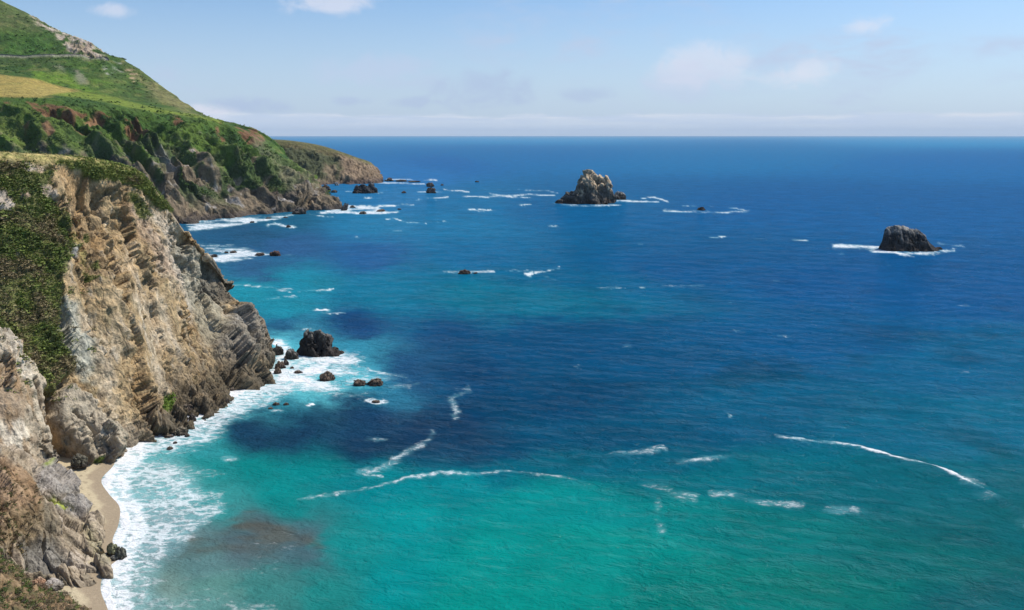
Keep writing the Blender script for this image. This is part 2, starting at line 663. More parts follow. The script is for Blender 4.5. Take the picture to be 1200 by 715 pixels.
# --- vegetation masks
veg = pt.mask([(-400, 186), (60, 189), (68, 200), (60, 214), (68, 236), (80, 262), (88, 282), (84, 300), (78, 320), (84, 336), (77, 352), (74, 372),
               (82, 402), (97, 426), (86, 440), (77, 458), (62, 450), (42, 426), (20, 402), (0, 392), (-400, 330)], 3, 5)
veg2 = pt.mask([(58, 184), (100, 184), (145, 190), (172, 204), (200, 246), (188, 244), (164, 222), (140, 214), (118, 210), (96, 199), (66, 194)], 3, 4)
bare = (pt.mask([(-20, 215), (6, 222), (20, 236), (12, 246), (-20, 244)], 2, 4) + pt.mask([(46, 214), (66, 213), (76, 232), (66, 238), (52, 226)], 2, 4)
        + pt.mask([(22, 226), (34, 226), (34, 232), (24, 232)], 2, 3) + pt.mask([(30, 190), (58, 192), (52, 205), (30, 200)], 2, 4))
scrap = sstep(pt.n2 + 0.6 * pt.n1, 0.55, 0.75)
veg = np.clip(np.maximum(veg, veg2) - np.clip(bare, 0, 1) - 0.5 * scrap, 0, 1)
small = np.zeros(len(pA))
for poly in ([(108, 308), (118, 306), (122, 316), (110, 318)], [(158, 238), (172, 236), (182, 252), (164, 254)], [(106, 270), (116, 268), (118, 276), (108, 278)],
             [(100, 318), (110, 320), (116, 332), (104, 330)], [(150, 226), (160, 224), (166, 236), (152, 236)]):
    small = np.maximum(small, pt.mask(poly, 2.5, 3))
moss = pt.mask([(183, 470), (194, 468), (203, 482), (196, 491), (184, 486)], 2.5, 3)
moss = np.maximum(moss, pt.mask([(78, 532), (90, 528), (92, 543), (76, 544)], 2.5, 2))
moss = np.maximum(moss, pt.mask([(112, 534), (124, 533), (124, 541), (112, 541)], 2, 2))
plateau = sstep(vA, 4.22, 4.06) * sstep(pA[:, 2], 40, 55) * sstep(sA, 8.2, 7.0)
veg_all = np.clip(np.maximum(np.maximum(veg, plateau), small * 0.9), 0, 1)

# --- rock relief
fall = (0.50, -0.42, -0.76)
lean = (0.80, -0.25, -0.55)                              # the beds dip down towards the sea
an = dip(pA, fall, 0.70)
an3 = dip(pA, lean, 0.80)
rg = ridged(an * 0.030, 3, 11)
wv3 = np.stack([pt.n1, pt.n2, pt.n1], -1)
f1, f2, fa = worley(beds(pA, 0.115, 0.030, 0.045) + 0.34 * wv3, 21)
g1, g2, fb = worley(beds(pA, 0.36, 0.15, 0.20) + 0.38 * wv3, 22)
h1, h2, fc = worley(beds(pA, 1.10, 0.45, 0.5) + 0.2 * wv3, 23)
fine = fbm(beds(pA, 0.9, 0.35, 0.5), 4, 24, 0.6)
rough = 1 - 0.95 * plateau
rough *= 1 - 0.6 * veg
rough *= 1 - 0.25 * np.maximum(m_white, m_slab)
m_crack = np.maximum(pt.mask([(36, 445), (40, 444), (56, 498), (52, 500)], 1.0, 1), pt.mask([(90, 478), (94, 476), (116, 508), (112, 510)], 1.0, 1))
bulge -= 3.0 * m_crack
patch = sstep(fbm(pA * 0.045, 3, 26), -0.15, 0.35)      # broken ground in places, smooth slabs in others
disp = (rg - 0.5) * 4.6 + fa * 4.2 + fb * (0.2 + 0.42 * patch) + fc * (0.10 + 0.24 * patch) + fine * 0.40 + fbm(pA * 0.25, 3, 27) * 0.7
disp -= 1.5 * sstep(f2 - f1, 0.06, 0.0) + 0.7 * sstep(g2 - g1, 0.07, 0.0) * patch
low = sstep(pA[:, 2], 16, 3)
disp += low * (fb * 1.3 + fc * 0.6)
edgefade = (1 - 0.6 * sstep(NA[:, 1], 0.1, 0.5)) * (1 - 0.75 * np.exp(-((vA - 4.0) / 0.6) ** 2))
disp = disp * rough * edgefade + bulge * 0.9 * (1 - np.exp(-((vA - 4.0) / 0.5) ** 2))
posA = pA + NA * disp[:, None]

# --- rock albedo, plus shade painted into the hollow
na = fbm(beds(pA, 0.13, 0.035, 0.05), 5, 41)
nb = fbm(beds(pA, 0.5, 0.13, 0.2), 5, 42)
nc = fbm(pA * 0.05, 4, 43)
pt.lay(sstep(na, 0.05, 0.45), (0.47, 0.375, 0.25))
pt.lay(sstep(-na, 0.12, 0.5), (0.29, 0.185, 0.085), 0.85)
pt.lay(sstep(nb, 0.15, 0.5), (0.45, 0.39, 0.295), 0.6)
pt.lay(sstep(-nb, 0.15, 0.5), (0.19, 0.155, 0.085), 0.75)
pt.lay(sstep(g2 - g1, 0.10, 0.02), (0.17, 0.13, 0.085), 0.45)
pt.lay(sstep(nc, 0.15, 0.4), (0.38, 0.25, 0.12), 0.45)
pt.lay(m_cut, (0.40, 0.245, 0.105), 0.75)
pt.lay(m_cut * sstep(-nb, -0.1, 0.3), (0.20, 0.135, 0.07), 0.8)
pt.poly([(84, 235), (100, 225), (118, 280), (140, 330), (110, 330), (96, 300)], (0.21, 0.155, 0.09), 0.6, 5)
pt.poly([(112, 215), (128, 220), (130, 270), (112, 270)], (0.26, 0.20, 0.12), 0.55, 5)
pt.poly([(150, 240), (172, 245), (195, 300), (205, 330), (180, 320), (160, 280)], (0.36, 0.25, 0.17), 0.55, 5)
pt.poly([(175, 245), (192, 250), (230, 300), (240, 330), (225, 380), (205, 340)], (0.47, 0.42, 0.34), 0.6, 6)
pt.poly([(208, 285), (232, 290), (252, 330), (262, 372), (256, 420), (240, 400), (222, 340)], (0.30, 0.28, 0.205), 0.7, 6)
pt.lay(m_hollow, (0.15, 0.135, 0.105), 0.8)  # shade inside the hollow, painted dark into the rock colour
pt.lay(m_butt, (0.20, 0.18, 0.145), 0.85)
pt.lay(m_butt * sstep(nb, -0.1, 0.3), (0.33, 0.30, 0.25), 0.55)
pt.poly([(286, 372), (296, 376), (318, 418), (304, 414)], (0.30, 0.21, 0.13), 0.7, 3)
pt.lay(m_white, (0.50, 0.42, 0.305), 0.85)
pt.lay(m_white * sstep(na, 0.0, 0.3), (0.60, 0.525, 0.41), 0.7)
pt.lay(m_white * sstep(-nb, 0.05, 0.35), (0.30, 0.20, 0.11), 0.8)
pt.poly([(-20, 430), (14, 436), (28, 470), (20, 500), (-20, 500)], (0.24, 0.15, 0.075), 0.7, 5)
pt.poly([(20, 480), (50, 500), (62, 540), (30, 535)], (0.27, 0.215, 0.15), 0.6, 4)
pt.lay(m_crack, (0.12, 0.09, 0.06), 0.8)
pt.lay(m_slab, (0.36, 0.31, 0.23), 0.8)
pt.poly([(76, 340), (98, 352), (106, 400), (120, 450), (108, 440), (92, 410), (78, 370)], (0.36, 0.37, 0.305), 0.75, 4)
pt.poly([(90, 270), (96, 262), (104, 310), (100, 318)], (0.30, 0.27, 0.08), 0.5, 3)
pt.poly([(84, 285), (92, 285), (92, 300), (84, 300)], (0.40, 0.43, 0.43), 0.7, 3)
pt.lay(np.clip(bare, 0, 1), (0.42, 0.36, 0.29), 0.8)
pt.lay(np.clip(bare, 0, 1) * sstep(na, -0.1, 0.2), (0.36, 0.22, 0.12), 0.6)
wetn = pA[:, 2] + posA[:, 2] - pA[:, 2] - (3.6 + 3.0 * pt.n1 + 2.5 * pt.n2)
pt.lay(sstep(wetn, 17.0, 4.0) * sstep(pt.q[:, 0], 130, 210) * sstep(nb, -0.45, 0.2), (0.17, 0.135, 0.09), 0.65)
pt.lay(sstep(wetn, 6.0, -1.0) * sstep(pt.q[:, 0], 120, 200), (0.075, 0.062, 0.042), 0.85)
pt.lay(sstep(wetn, 1.5, -1.0) * (1 - sstep(pt.q[:, 0], 120, 200)), (0.17, 0.14, 0.11), 0.6)
# soil and ground cover under the shrubs
vn = fbm(pA * 0.22, 4, 45)
soil = np.array((0.115, 0.130, 0.038))
pt.lay(veg, soil, 0.9)
pt.lay(veg * sstep(vn, 0.1, 0.5), (0.18, 0.14, 0.065), 0.4)
pt.lay(np.maximum(veg2, 0) * veg, (0.20, 0.225, 0.05), 0.85)
pt.lay(small, (0.11, 0.13, 0.03), 0.8)
pt.lay(moss, (0.12, 0.19, 0.025), 0.8)
rimgold = plateau * sstep(pt.q[:, 1], 192, 186)
pt.lay(plateau, (0.20, 0.19, 0.06))
pt.lay(rimgold * sstep(pt.n2, -0.5, 0.2), (0.42, 0.33, 0.13), 0.9)
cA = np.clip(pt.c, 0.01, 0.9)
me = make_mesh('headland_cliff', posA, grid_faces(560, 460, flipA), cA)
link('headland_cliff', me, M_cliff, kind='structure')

# shrubs on the near headland
rng = np.random.default_rng(5)
front = (np.arange(len(pA)) % 460 > 110)
infr = sstep(pt.q[:, 0], -90, -60)
area = np.linalg.norm(np.cross(np.gradient(gA, axis=0), np.gradient(gA, axis=1)), axis=2).ravel()
vsoft = 0.26 * pt.mask([(-400, 186), (66, 186), (84, 214), (92, 262), (104, 300), (96, 352), (110, 426), (92, 470), (60, 470), (-400, 420)], 10, 8)
wgt = np.maximum(veg * (0.35 + 0.65 * sstep(pt.n2 + pt.n1, -0.5, 0.2)), vsoft * sstep(pt.n2, 0.1, 0.4)) * (1 - plateau) * front * infr * area
idx = pick(rng, wgt, 12000)
pal = np.array([(0.115, 0.150, 0.027), (0.150, 0.180, 0.038), (0.090, 0.120, 0.027), (0.170, 0.185, 0.048), (0.165, 0.140, 0.058), (0.20, 0.155, 0.078)])
pn = fbm(posA[idx] * 0.10, 3, 61)
sel = np.clip((pn * 2.4 + 0.30) * 3.2 + rng.uniform(0, 2.2, len(idx)), 0, 5.99).astype(int)
cc = pal[np.array([2, 0, 1, 3, 4, 5])[sel]]
scatter_clumps('shrub_cover', posA[idx] + NA[idx] * 0.05, NA[idx], np.clip(rng.lognormal(-0.65, 0.42, len(idx)), 0.22, 1.7), cc, 16, 71)
wgt = veg2 * veg * front * area
idx = pick(rng, wgt, 2200)
pal2 = np.array([(0.16, 0.21, 0.040), (0.21, 0.25, 0.055), (0.27, 0.26, 0.08), (0.14, 0.18, 0.035)])
scatter_clumps('rim_grass_cover', posA[idx], NA[idx], rng.uniform(0.3, 0.8, len(idx)), pal2[rng.integers(0, 4, len(idx))], 16, 72)
wgt = plateau * infr * area * sstep(pA[:, 1], 420, 300)
idx = pick(rng, wgt, 3500)
pal3 = np.array([(0.40, 0.32, 0.12), (0.34, 0.30, 0.10), (0.20, 0.20, 0.06), (0.46, 0.37, 0.16)])
scatter_clumps('dry_grass_cover', posA[idx], NA[idx], rng.uniform(0.2, 0.5, len(idx)), pal3[rng.integers(0, 4, len(idx))], 10, 73)
wgt = (small * (1 - veg) + 0.8 * moss) * front * area
idx = pick(rng, wgt, 700)
cc = np.where((moss[idx] > 0.4)[:, None], np.array((0.15, 0.23, 0.03)), pal2[rng.integers(0, 4, len(idx))] * 0.8)
scatter_clumps('ledge_plant_cover', posA[idx], NA[idx], rng.uniform(0.3, 0.8, len(idx)), cc, 16, 74)

# ================================================================== FAR COAST: hill, terrace and cliffs
B = [
    # skyline, road level, meadow top, cliff edge, three points down the cliff, foot
    [(-420, -190, 1250), (-420, -40, 1050), (-420, 60, 920), (-420, 110, 800), (-380, 150, 760), (-340, 200, 735), (-300, 235, 725), (-260, 270, 728)],
    [(-200, -95, 1270), (-200, 30, 1100), (-200, 84, 960), (-190, 112, 835), (-160, 150, 805), (-110, 195, 780), (-60, 232, 765), (0, 264, 762)],
    [(0, 1, 1270), (0, 66, 1130), (0, 89, 1000), (2, 114, 880), (20, 146, 850), (60, 190, 822), (105, 230, 802), (150, 262, 775)],
    [(60, 33, 1260), (62, 67, 1140), (52, 97, 1020), (72, 115, 905), (95, 146, 872), (130, 190, 842), (165, 228, 817), (200, 261, 782)],
    [(106, 51.5, 1240), (106, 67, 1160), (92, 106, 1030), (110, 120, 925), (138, 150, 890), (170, 190, 858), (198, 226, 830), (232, 259, 798)],
    [(123, 67.5, 1228), (124, 68.5, 1162), (118, 109, 1045), (132, 123, 938), (158, 152, 904), (188, 190, 872), (216, 225, 845), (250, 256.5, 822)],
    [(146, 71, 1210), (152, 88, 1150), (150, 116, 1050), (160, 127, 950), (182, 154, 915), (208, 190, 882), (235, 223, 855), (268, 254, 840)],
    [(196, 107, 1160), (202, 116, 1110), (208, 127, 1055), (218, 136, 985), (236, 160, 945), (260, 190, 913), (284, 222, 893), (310, 250, 884)],
    [(238, 137, 1090), (244, 138, 1065), (250, 140, 1040), (260, 144, 1015), (275, 163, 975), (297, 190, 943), (320, 220, 922), (346, 247, 911)],
    [(288, 150, 1065), (291, 152, 1052), (295, 156, 1038), (301, 163, 1022), (313, 178, 992), (331, 200, 965), (350, 225, 945), (373, 245, 929)],
    [(314, 162, 1065), (320, 169, 1054), (327, 178, 1042), (336, 188, 1028), (347, 201, 1008), (360, 216, 985), (375, 230, 965), (392, 243.5, 948)],
    [(330, 176, 1072), (338, 185, 1066), (346, 194, 1058), (354, 203, 1048), (363, 212, 1032), (373, 222, 1012), (384, 233, 988), (398, 243, 953)],
]
secs = []
for k, s in enumerate(B):
    f = np.array([P(*q) for q in s])
    r = f[0]
    z = r[2]
    hill = max(0.0, 1 - k / 7.0)
    back = [r + np.array([-60, 330 + 250 * hill, -z - 8]), r + np.array([-45, 180 + 200 * hill, -z * 0.6]), r + np.array([-20, 70 + 90 * hill, -z * (0.22 - 0.1 * hill)])]
    under = f[-1] + np.array([4, -6, -max(f[-1][2], 0) - 8])
    secs.append(back + list(f) + [under])
NU, NV = 560, 380
gB = loft(secs, NU, NV)
nB = grid_normals(gB)
flipB = nB[300, 200, 2] < 0
if flipB:
    nB = -nB
pB = gB.reshape(-1, 3)
NB = nB.reshape(-1, 3)
vB = np.tile(np.linspace(0, 11, NV), NU)                # profile parameter: 3 skyline, 6 cliff edge, 10 foot
pt = Paint(pB, (0.048, 0.092, 0.016), wob=5.0, wscale=0.022, seed=13)
sB = np.repeat(np.linspace(0, 11, NU), NV)
cliff = sstep(vB, 5.7, 7.2)
hillm = 1 - sstep(vB, 4.6, 5.6)
anB = pB * np.array([1, 1, 0.35])
gul = ridged(anB * 0.0125 + 0.15 * np.stack([pt.n1, pt.n1, pt.n1], -1), 4, 31, 0.42)
gul2 = ridged(anB * 0.04, 3, 32, 0.55)
f1, f2, fa = worley(dip(pB, (0.65, -0.3, -0.7), 0.6) * 0.05 + 0.3 * np.stack([pt.n1, pt.n2, pt.n1], -1), 33)
g1, g2, fb = worley(dip(pB, (0.65, -0.3, -0.7), 0.7) * 0.14, 34)
fine = fbm(pB * 0.16, 4, 35, 0.6)
rockm = sstep(vB + 0.7 * pt.n1 * 2 + 0.5 * pt.n2, 7.6, 8.6)     # lower cliffs are bare
disp = (gul - 0.45) * (20 * cliff * sstep(vB, 10.4, 8.5) + 5 * hillm + 4 * rockm) + (gul2 - 0.4) * (6 * cliff + 1.5 * hillm)
disp += rockm * (fa * 5 + fb * 1.7 + fine * 1.6) + (1 - rockm) * cliff * (fa * 3 + fine * 2.2) + hillm * fine * 0.8
m_hump = pt.mask([(-300, 128), (0, 140), (40, 143), (80, 154), (112, 166), (146, 189), (170, 215), (-300, 260)], 9, 4)
disp += 20 * m_hump
m_out = pt.mask([(38, 20), (70, 32), (106, 50), (124, 68), (82, 69), (74, 50)], 4, 4)
disp += m_out * (fb * 4 + fine * 3)
spur = np.sin(2 * np.pi * (sB * 1.15 - vB * 0.16 + 0.35 * pt.n1)) + 0.6 * np.sin(2 * np.pi * (sB * 2.3 - vB * 0.22 + 0.5 * pt.n1) + 1.0)
disp += 3.6 * spur * sstep(vB, 5.9, 7.4) * sstep(vB, 10.0, 8.2) * sstep(sB, 9.5, 8.0)
band = np.exp(-((vB - 5.2) / 0.7) ** 2)
disp *= 1 - 0.75 * band
skyl = np.exp(-((vB - 3.0) / 0.5) ** 2) * sstep(pt.q[:, 0], 300, 240)
disp *= 1 - 0.5 * skyl
posB = pB + NB * disp[:, None]

n1 = fbm(pB * 0.018, 5, 51)
n2 = fbm(pB * 0.06, 5, 52)
n3 = fbm(anB * 0.035, 5, 53)
# hill greens
pt.lay(sstep(n1, -0.1, 0.3), (0.072, 0.125, 0.018), 0.8)
pt.lay(sstep(n2, 0.12, 0.45) * hillm, (0.16, 0.15, 0.05), 0.55)
pt.lay(sstep(-n2, 0.1, 0.4), (0.030, 0.062, 0.016), 0.75)
pt.poly([(0, -60), (60, 20), (40, 40), (-100, 20)], (0.15, 0.135, 0.06), 0.4, 10)
pt.poly([(143, 69), (240, 138), (215, 134), (170, 108), (150, 84)], (0.20, 0.175, 0.075), 0.75, 8)
pt.poly([(143, 80), (165, 98), (190, 126), (150, 120), (110, 104), (100, 85)], (0.085, 0.115, 0.03), 0.45, 8)
pt.poly([(10, 40), (45, 42), (62, 60), (40, 66), (5, 62)], (0.06, 0.13, 0.022), 0.7, 6)
pt.poly([(38, 82), (70, 84), (96, 100), (112, 108), (70, 100), (40, 92)], (0.14, 0.21, 0.022), 0.8, 4)
pt.poly([(98, 86), (125, 92), (130, 100), (108, 98)], (0.12, 0.19, 0.022), 0.7, 4)
pt.poly([(-10, 66), (60, 69), (100, 72), (60, 80), (-10, 78)], (0.05, 0.075, 0.022), 0.6, 4)
rk = sstep(n2 + 0.4 * pt.n2, -0.25, 0.15)
m = m_out * rk
pt.lay(m, (0.36, 0.29, 0.22), 0.95)
pt.lay(m_out * sstep(n2, 0.1, 0.4), (0.50, 0.44, 0.37), 0.7)
pt.poly([(80, 52), (104, 54), (120, 66), (84, 68)], (0.36, 0.26, 0.185), 0.55, 3)
for poly in ([(57, 78), (78, 78), (76, 83), (58, 82)], [(84, 79), (92, 79), (98, 88), (102, 97), (94, 96), (88, 87)]):
    pt.poly(poly, (0.25, 0.22, 0.16), 0.55, 3.0, 5.0)
m = pt.mask([(118, 72), (142, 74), (148, 86), (126, 86)], 2.5, 2) * sstep(pt.n2, -0.1, 0.25)
pt.lay(m * sstep(n2, -0.3, 0.2), (0.34, 0.32, 0.27), 0.7)
m = pt.mask([(145, 76), (160, 84), (168, 102), (160, 100), (150, 86)], 2.5, 2) * sstep(pt.n2, 0.0, 0.3)
pt.lay(m, (0.36, 0.26, 0.15), 0.8)
# golden meadow and bright terrace
pt.poly([(-300, 78), (0, 88), (40, 93), (95, 107), (60, 111), (40, 114), (-300, 116)], (0.30, 0.225, 0.060), 1.0, 1.6, 0.8)
pt.lay(np.exp(-((vB - 5.2) / 0.9) ** 2) * sstep(n2, 0.0, 0.4), (0.20, 0.20, 0.05), 0.4)
pt.poly([(-10, 100), (90, 106), (60, 112), (-10, 112)], (0.33, 0.26, 0.075), 0.5, 3)
pt.poly([(60, 111), (95, 107), (125, 112), (180, 126), (240, 137), (262, 141), (262, 146), (214, 137), (170, 130), (130, 121), (100, 116)], (0.185, 0.215, 0.032), 0.95, 1.6, 1.0)
pt.lay(m_hump, (0.125, 0.15, 0.034), 0.6)
pt.poly([(-20, 143), (12, 145), (10, 150), (-20, 150)], (0.36, 0.28, 0.09), 0.8, 1.5, 1)
pt.poly([(0, 150), (40, 160), (60, 185), (0, 178)], (0.15, 0.17, 0.045), 0.6, 5)
# cliff belt: green flanks, rusty scars, bare rock below
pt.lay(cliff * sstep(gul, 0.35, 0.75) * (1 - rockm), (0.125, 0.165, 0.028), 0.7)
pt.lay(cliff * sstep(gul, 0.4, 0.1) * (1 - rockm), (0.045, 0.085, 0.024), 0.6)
for poly in ([(3, 119), (14, 120), (23, 138), (18, 142), (8, 132)], [(32, 120), (60, 122), (95, 136), (130, 138), (116, 150), (90, 144), (88, 156), (66, 152), (50, 138)],
             [(80, 159), (98, 158), (110, 172), (88, 170)], [(52, 164), (60, 162), (70, 178), (60, 182)], [(30, 164), (40, 164), (40, 174), (32, 174)],
             [(145, 145), (160, 140), (172, 160), (160, 165), (145, 160)], [(202, 135), (212, 138), (214, 150), (206, 152)], [(252, 145), (258, 146), (262, 160), (254, 158)],
             [(276, 148), (296, 152), (306, 164), (292, 164)], [(204, 190), (215, 190), (216, 198)]):
    m = pt.mask(poly, 2.0, 3.5) * sstep(pt.n2 + n2, -0.6, -0.1)
    pt.lay(m, (0.145, 0.070, 0.034), 0.95)
    pt.lay(m * sstep(n2, 0.05, 0.35), (0.27, 0.155, 0.075), 0.7)
pt.lay(rockm, (0.17, 0.13, 0.085), 0.95)
pt.lay(rockm * sstep(n3, 0.0, 0.35), (0.27, 0.20, 0.125), 0.8)
pt.lay(rockm * sstep(-n3, 0.1, 0.4), (0.085, 0.07, 0.055), 0.85)
pt.lay(rockm * sstep(n2, 0.3, 0.5), (0.42, 0.38, 0.33), 0.7)
pt.lay(rockm * sstep(-n1 - 0.4 * n2, -0.05, 0.12) * sstep(vB, 9.9, 8.6), (0.07, 0.11, 0.03), 0.9)
pt.poly([(300, 165), (322, 178), (350, 205), (372, 226), (350, 240), (322, 210)], (0.24, 0.195, 0.135), 0.35, 6)
pt.poly([(180, 180), (192, 184), (205, 210), (196, 215), (186, 200)], (0.34, 0.31, 0.27), 0.6, 3)
wz = posB[:, 2] - (4 + 4 * pt.n1 + 3 * pt.n2)
pt.lay(sstep(wz, 3, -2), (0.075, 0.06, 0.05), 0.85)
cB = np.clip(pt.c, 0.01, 0.9)
grn = sstep(cB[:, 1] / cB[:, 0], 1.0, 1.15)[:, None]
cB = cB * (1 - grn * np.array([0.22, 0.13, 0.22])) * np.where(rockm[:, None] > 0.5, 0.86, 1.0)
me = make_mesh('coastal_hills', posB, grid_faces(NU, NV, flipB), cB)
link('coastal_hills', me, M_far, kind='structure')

# shrubs on hill and cliff flanks
frontB = (vB > 3.02) & (vB < 9.8)
areaB = np.linalg.norm(np.cross(np.gradient(gB, axis=0), np.gradient(gB, axis=1)), axis=2).ravel()
green = cB[:, 1] > cB[:, 0] * 1.12
inB = sstep(pt.q[:, 0], -40, -20)
dens = sstep(-n2 + 0.5 * fine, -0.15, 0.25)
wgt = frontB * green * areaB * inB * (0.05 + dens ** 2) * (0.35 + cliff) * (1 - 0.93 * np.exp(-((vB - 5.2) / 0.75) ** 2))
idx = pick(rng, wgt, 4200)
pal = np.array([(0.045, 0.090, 0.016), (0.060, 0.115, 0.018), (0.085, 0.145, 0.022), (0.11, 0.165, 0.028), (0.038, 0.072, 0.016)])
cc = pal[rng.integers(0, 5, len(idx))]
scatter_clumps('hillside_shrub_cover', posB[idx], NB[idx], np.clip(rng.lognormal(0.05, 0.4, len(idx)), 0.5, 2.4), cc, 10, 75, leaf=0.48)

# coast road: a bench cut across the hill, running along the profile's road level
j = int(round(4.0 / 11 * (NV - 1)))
i0, i1 = int(NU * 0.09), int(NU * 0.47)
line = posB.reshape(NU, NV, 3)[i0:i1, j]
line = np.stack([np.convolve(np.pad(line[:, a], 6, mode='edge'), np.ones(13) / 13, 'valid') for a in range(3)], -1)
tang = np.gradient(line, axis=0)
side = np.cross(tang, [0, 0, 1.0])
side /= np.linalg.norm(side, axis=1, keepdims=True)
if side[:, 1].mean() > 0:
    side = -side                                          # towards the sea and the viewer
prof = [(-3.0, 3.0), (-2.8, 0.9), (2.8, 0.8), (3.0, 1.3), (3.3, 1.3), (6.0, -3.0)]
rows = np.stack([line + side * a + np.array([0, 0, 1.0]) * b for a, b in prof], 1)
cols = np.array([(0.30, 0.25, 0.19), (0.10, 0.10, 0.10), (0.10, 0.10, 0.10), (0.30, 0.29, 0.24), (0.24, 0.23, 0.16), (0.10, 0.14, 0.03)])
me = make_mesh('coast_road', rows.reshape(-1, 3), grid_faces(len(line), len(prof)), np.tile(cols, (len(line), 1)))
link('coast_road', me, M_far, kind='structure')

# ================================================================== FAR POINT
Cc = [
    [(250, 160, 1560), (255, 170, 1530), (262, 185, 1500), (270, 200, 1470), (280, 220, 1420)],
    [(318, 163.5, 1560), (322, 168, 1540), (326, 183, 1500), (332, 200, 1460), (340, 218, 1395)],
    [(345, 165.5, 1555), (350, 170, 1535), (354, 185, 1500), (360, 202, 1450), (366, 218.5, 1390)],
    [(375, 170.5, 1550), (378, 175, 1530), (382, 189, 1490), (386, 204, 1450), (390, 218, 1405)],
    [(400, 178, 1540), (403, 181, 1525), (406, 192, 1495), (409, 204, 1460), (412, 216.5, 1425)],
    [(418, 184.5, 1535), (421, 187, 1522), (424, 196, 1500), (427, 206, 1470), (430, 215, 1445)],
    [(432, 189, 1535), (435, 191.5, 1525), (438, 199, 1510), (440, 207, 1490), (443, 213.5, 1465)],
    [(437, 193, 1550), (440, 197, 1545), (442, 202, 1535), (445, 208, 1520), (448, 212.5, 1490)],
]
secs = []
for k, s in enumerate(Cc):
    f = np.array([P(*q) for q in s])
    r = f[0]
    back = [r + np.array([-60, 260, -r[2] - 8]), r + np.array([-35, 120, -r[2] * 0.45]), r + np.array([-7, 18, -r[2] * 0.05])]
    secs.append(back + list(f) + [f[-1] + np.array([3, -8, -max(f[-1][2], 0) - 9])])
gC = loft(secs, 240, 150)
nC = grid_normals(gC)
flipC = nC[120, 60, 2] < 0
if flipC:
    nC = -nC
pC, NC = gC.reshape(-1, 3), nC.reshape(-1, 3)
vC = np.tile(np.linspace(0, 8, 150), 240)                # 3 crest, 4 cliff edge, 7 foot
pt = Paint(pC, (0.27, 0.19, 0.12), wob=4.0, wscale=0.015, seed=23)
anC = pC * np.array([1, 1, 0.22])
gul = ridged(anC * 0.022, 4, 36, 0.55)
fa = worley(anC * 0.05, 37)[2]
fine = fbm(pC * 0.1, 4, 38, 0.6)
face = sstep(vC, 3.7, 5.0)
posC = pC + NC * (face * ((gul - 0.45) * 13 + fa * 5 + fine * 2.5))[:, None]
n3 = fbm(anC * 0.04, 5, 54)
pt.lay(sstep(n3, 0.0, 0.4), (0.36, 0.26, 0.165), 0.8)
pt.lay(sstep(-n3, 0.1, 0.45), (0.17, 0.12, 0.085), 0.7)
pt.poly([(300, 163), (345, 166), (385, 174), (400, 182), (398, 200), (402, 214), (380, 216), (330, 215)], (0.055, 0.078, 0.03), 0.85, 5)
pt.poly([(380, 195), (392, 196), (396, 215), (380, 215)], (0.28, 0.205, 0.13), 0.75, 4)
pt.lay(sstep(vC, 4.6, 4.0), (0.16, 0.165, 0.055), 0.9)
pt.poly([(315, 164), (375, 170), (425, 186), (405, 188), (360, 174), (318, 168)], (0.20, 0.13, 0.075), 0.5, 3)
pt.lay(sstep(posC[:, 2] - 6 * pt.n1, 12, 3), (0.10, 0.07, 0.06), 0.9)
pt.lay(sstep(vC, 4.3, 3.9), (0.15, 0.14, 0.055), 0.8)
me = make_mesh('far_headland', posC, grid_faces(240, 150, flipC), np.clip(pt.c * np.array([0.76, 0.76, 0.74]), 0.01, 0.9))
link('far_headland', me, M_far, kind='structure')

# ================================================================== ROCK LEDGE between the two beaches
L = [
    [(-160, 470, 205), (-150, 488, 182), (-150, 525, 166), (-150, 580, 152), (-150, 640, 142), (-150, 700, 134)],
    [(-20, 545, 200), (-30, 505, 176), (-30, 545, 165), (-30, 590, 153), (-30, 640, 144), (-30, 690, 137)],
    [(20, 556, 194), (8, 528, 175), (8, 562, 165), (10, 600, 154), (10, 640, 146), (12, 688, 139)],
    [(54, 570, 187), (42, 556, 177), (44, 585, 166), (46, 615, 156), (48, 652, 147), (50, 694, 139)],
    [(84, 588, 178), (72, 581, 172), (76, 604, 164), (80, 628, 156), (84, 658, 148), (88, 688, 141)],
    [(106, 606, 170), (97, 605, 167), (102, 622, 161), (108, 640, 155), (113, 660, 149), (116, 680, 143)],
    [(122, 634, 158), (118, 634, 157.5), (121, 644, 154), (125, 655, 151), (128, 664, 148.5), (130, 674, 145.5)],
]
secs = []
for s in L:
    f = np.array([P(*q) for q in s])
    f[0][2] = min(f[0][2], -0.5)
    secs.append([f[0] + np.array([0, 3, -4])] + list(f) + [f[-1] + np.array([0, -3, -max(f[-1][2], 0) - 4])])
nu, nv = 300, 260
g = loft(secs, nu, nv)
nn = grid_normals(g)
fl = nn[150, 120, 2] < 0
if fl:
    nn = -nn
p, N = g.reshape(-1, 3), nn.reshape(-1, 3)
pt = Paint(p, (0.33, 0.26, 0.175), wob=3.0, wscale=0.15, seed=33)
d2 = dip(p, (0.75, -0.55, -0.35), 0.78)
f1, f2, fa = worley(d2 * 0.30, 61)
g1, g2, fb = worley(d2 * 0.75, 62)
fine = fbm(p * 0.9, 4, 63, 0.6)
bl = np.zeros(len(p))
m_f1 = pt.mask([(40, 552), (62, 560), (86, 580), (82, 588), (60, 584), (40, 572)], 3, 1)
m_f2 = pt.mask([(60, 590), (86, 588), (102, 598), (98, 608), (80, 606), (62, 600)], 3, 1)
m_cl = pt.mask([(35, 600), (50, 582), (70, 588), (62, 592), (48, 606)], 3, 1)
m_lo = pt.mask([(20, 640), (45, 636), (62, 640), (84, 664), (60, 676), (30, 668)], 4, 2)
bl += 1.6 * m_f1 + 1.4 * m_f2 - 0.8 * m_cl - 1.8 * m_lo
v = np.tile(np.linspace(0, 7, nv), nu)
cen = sstep(v, 0.6, 1.6) * sstep(v, 6.4, 5.4)
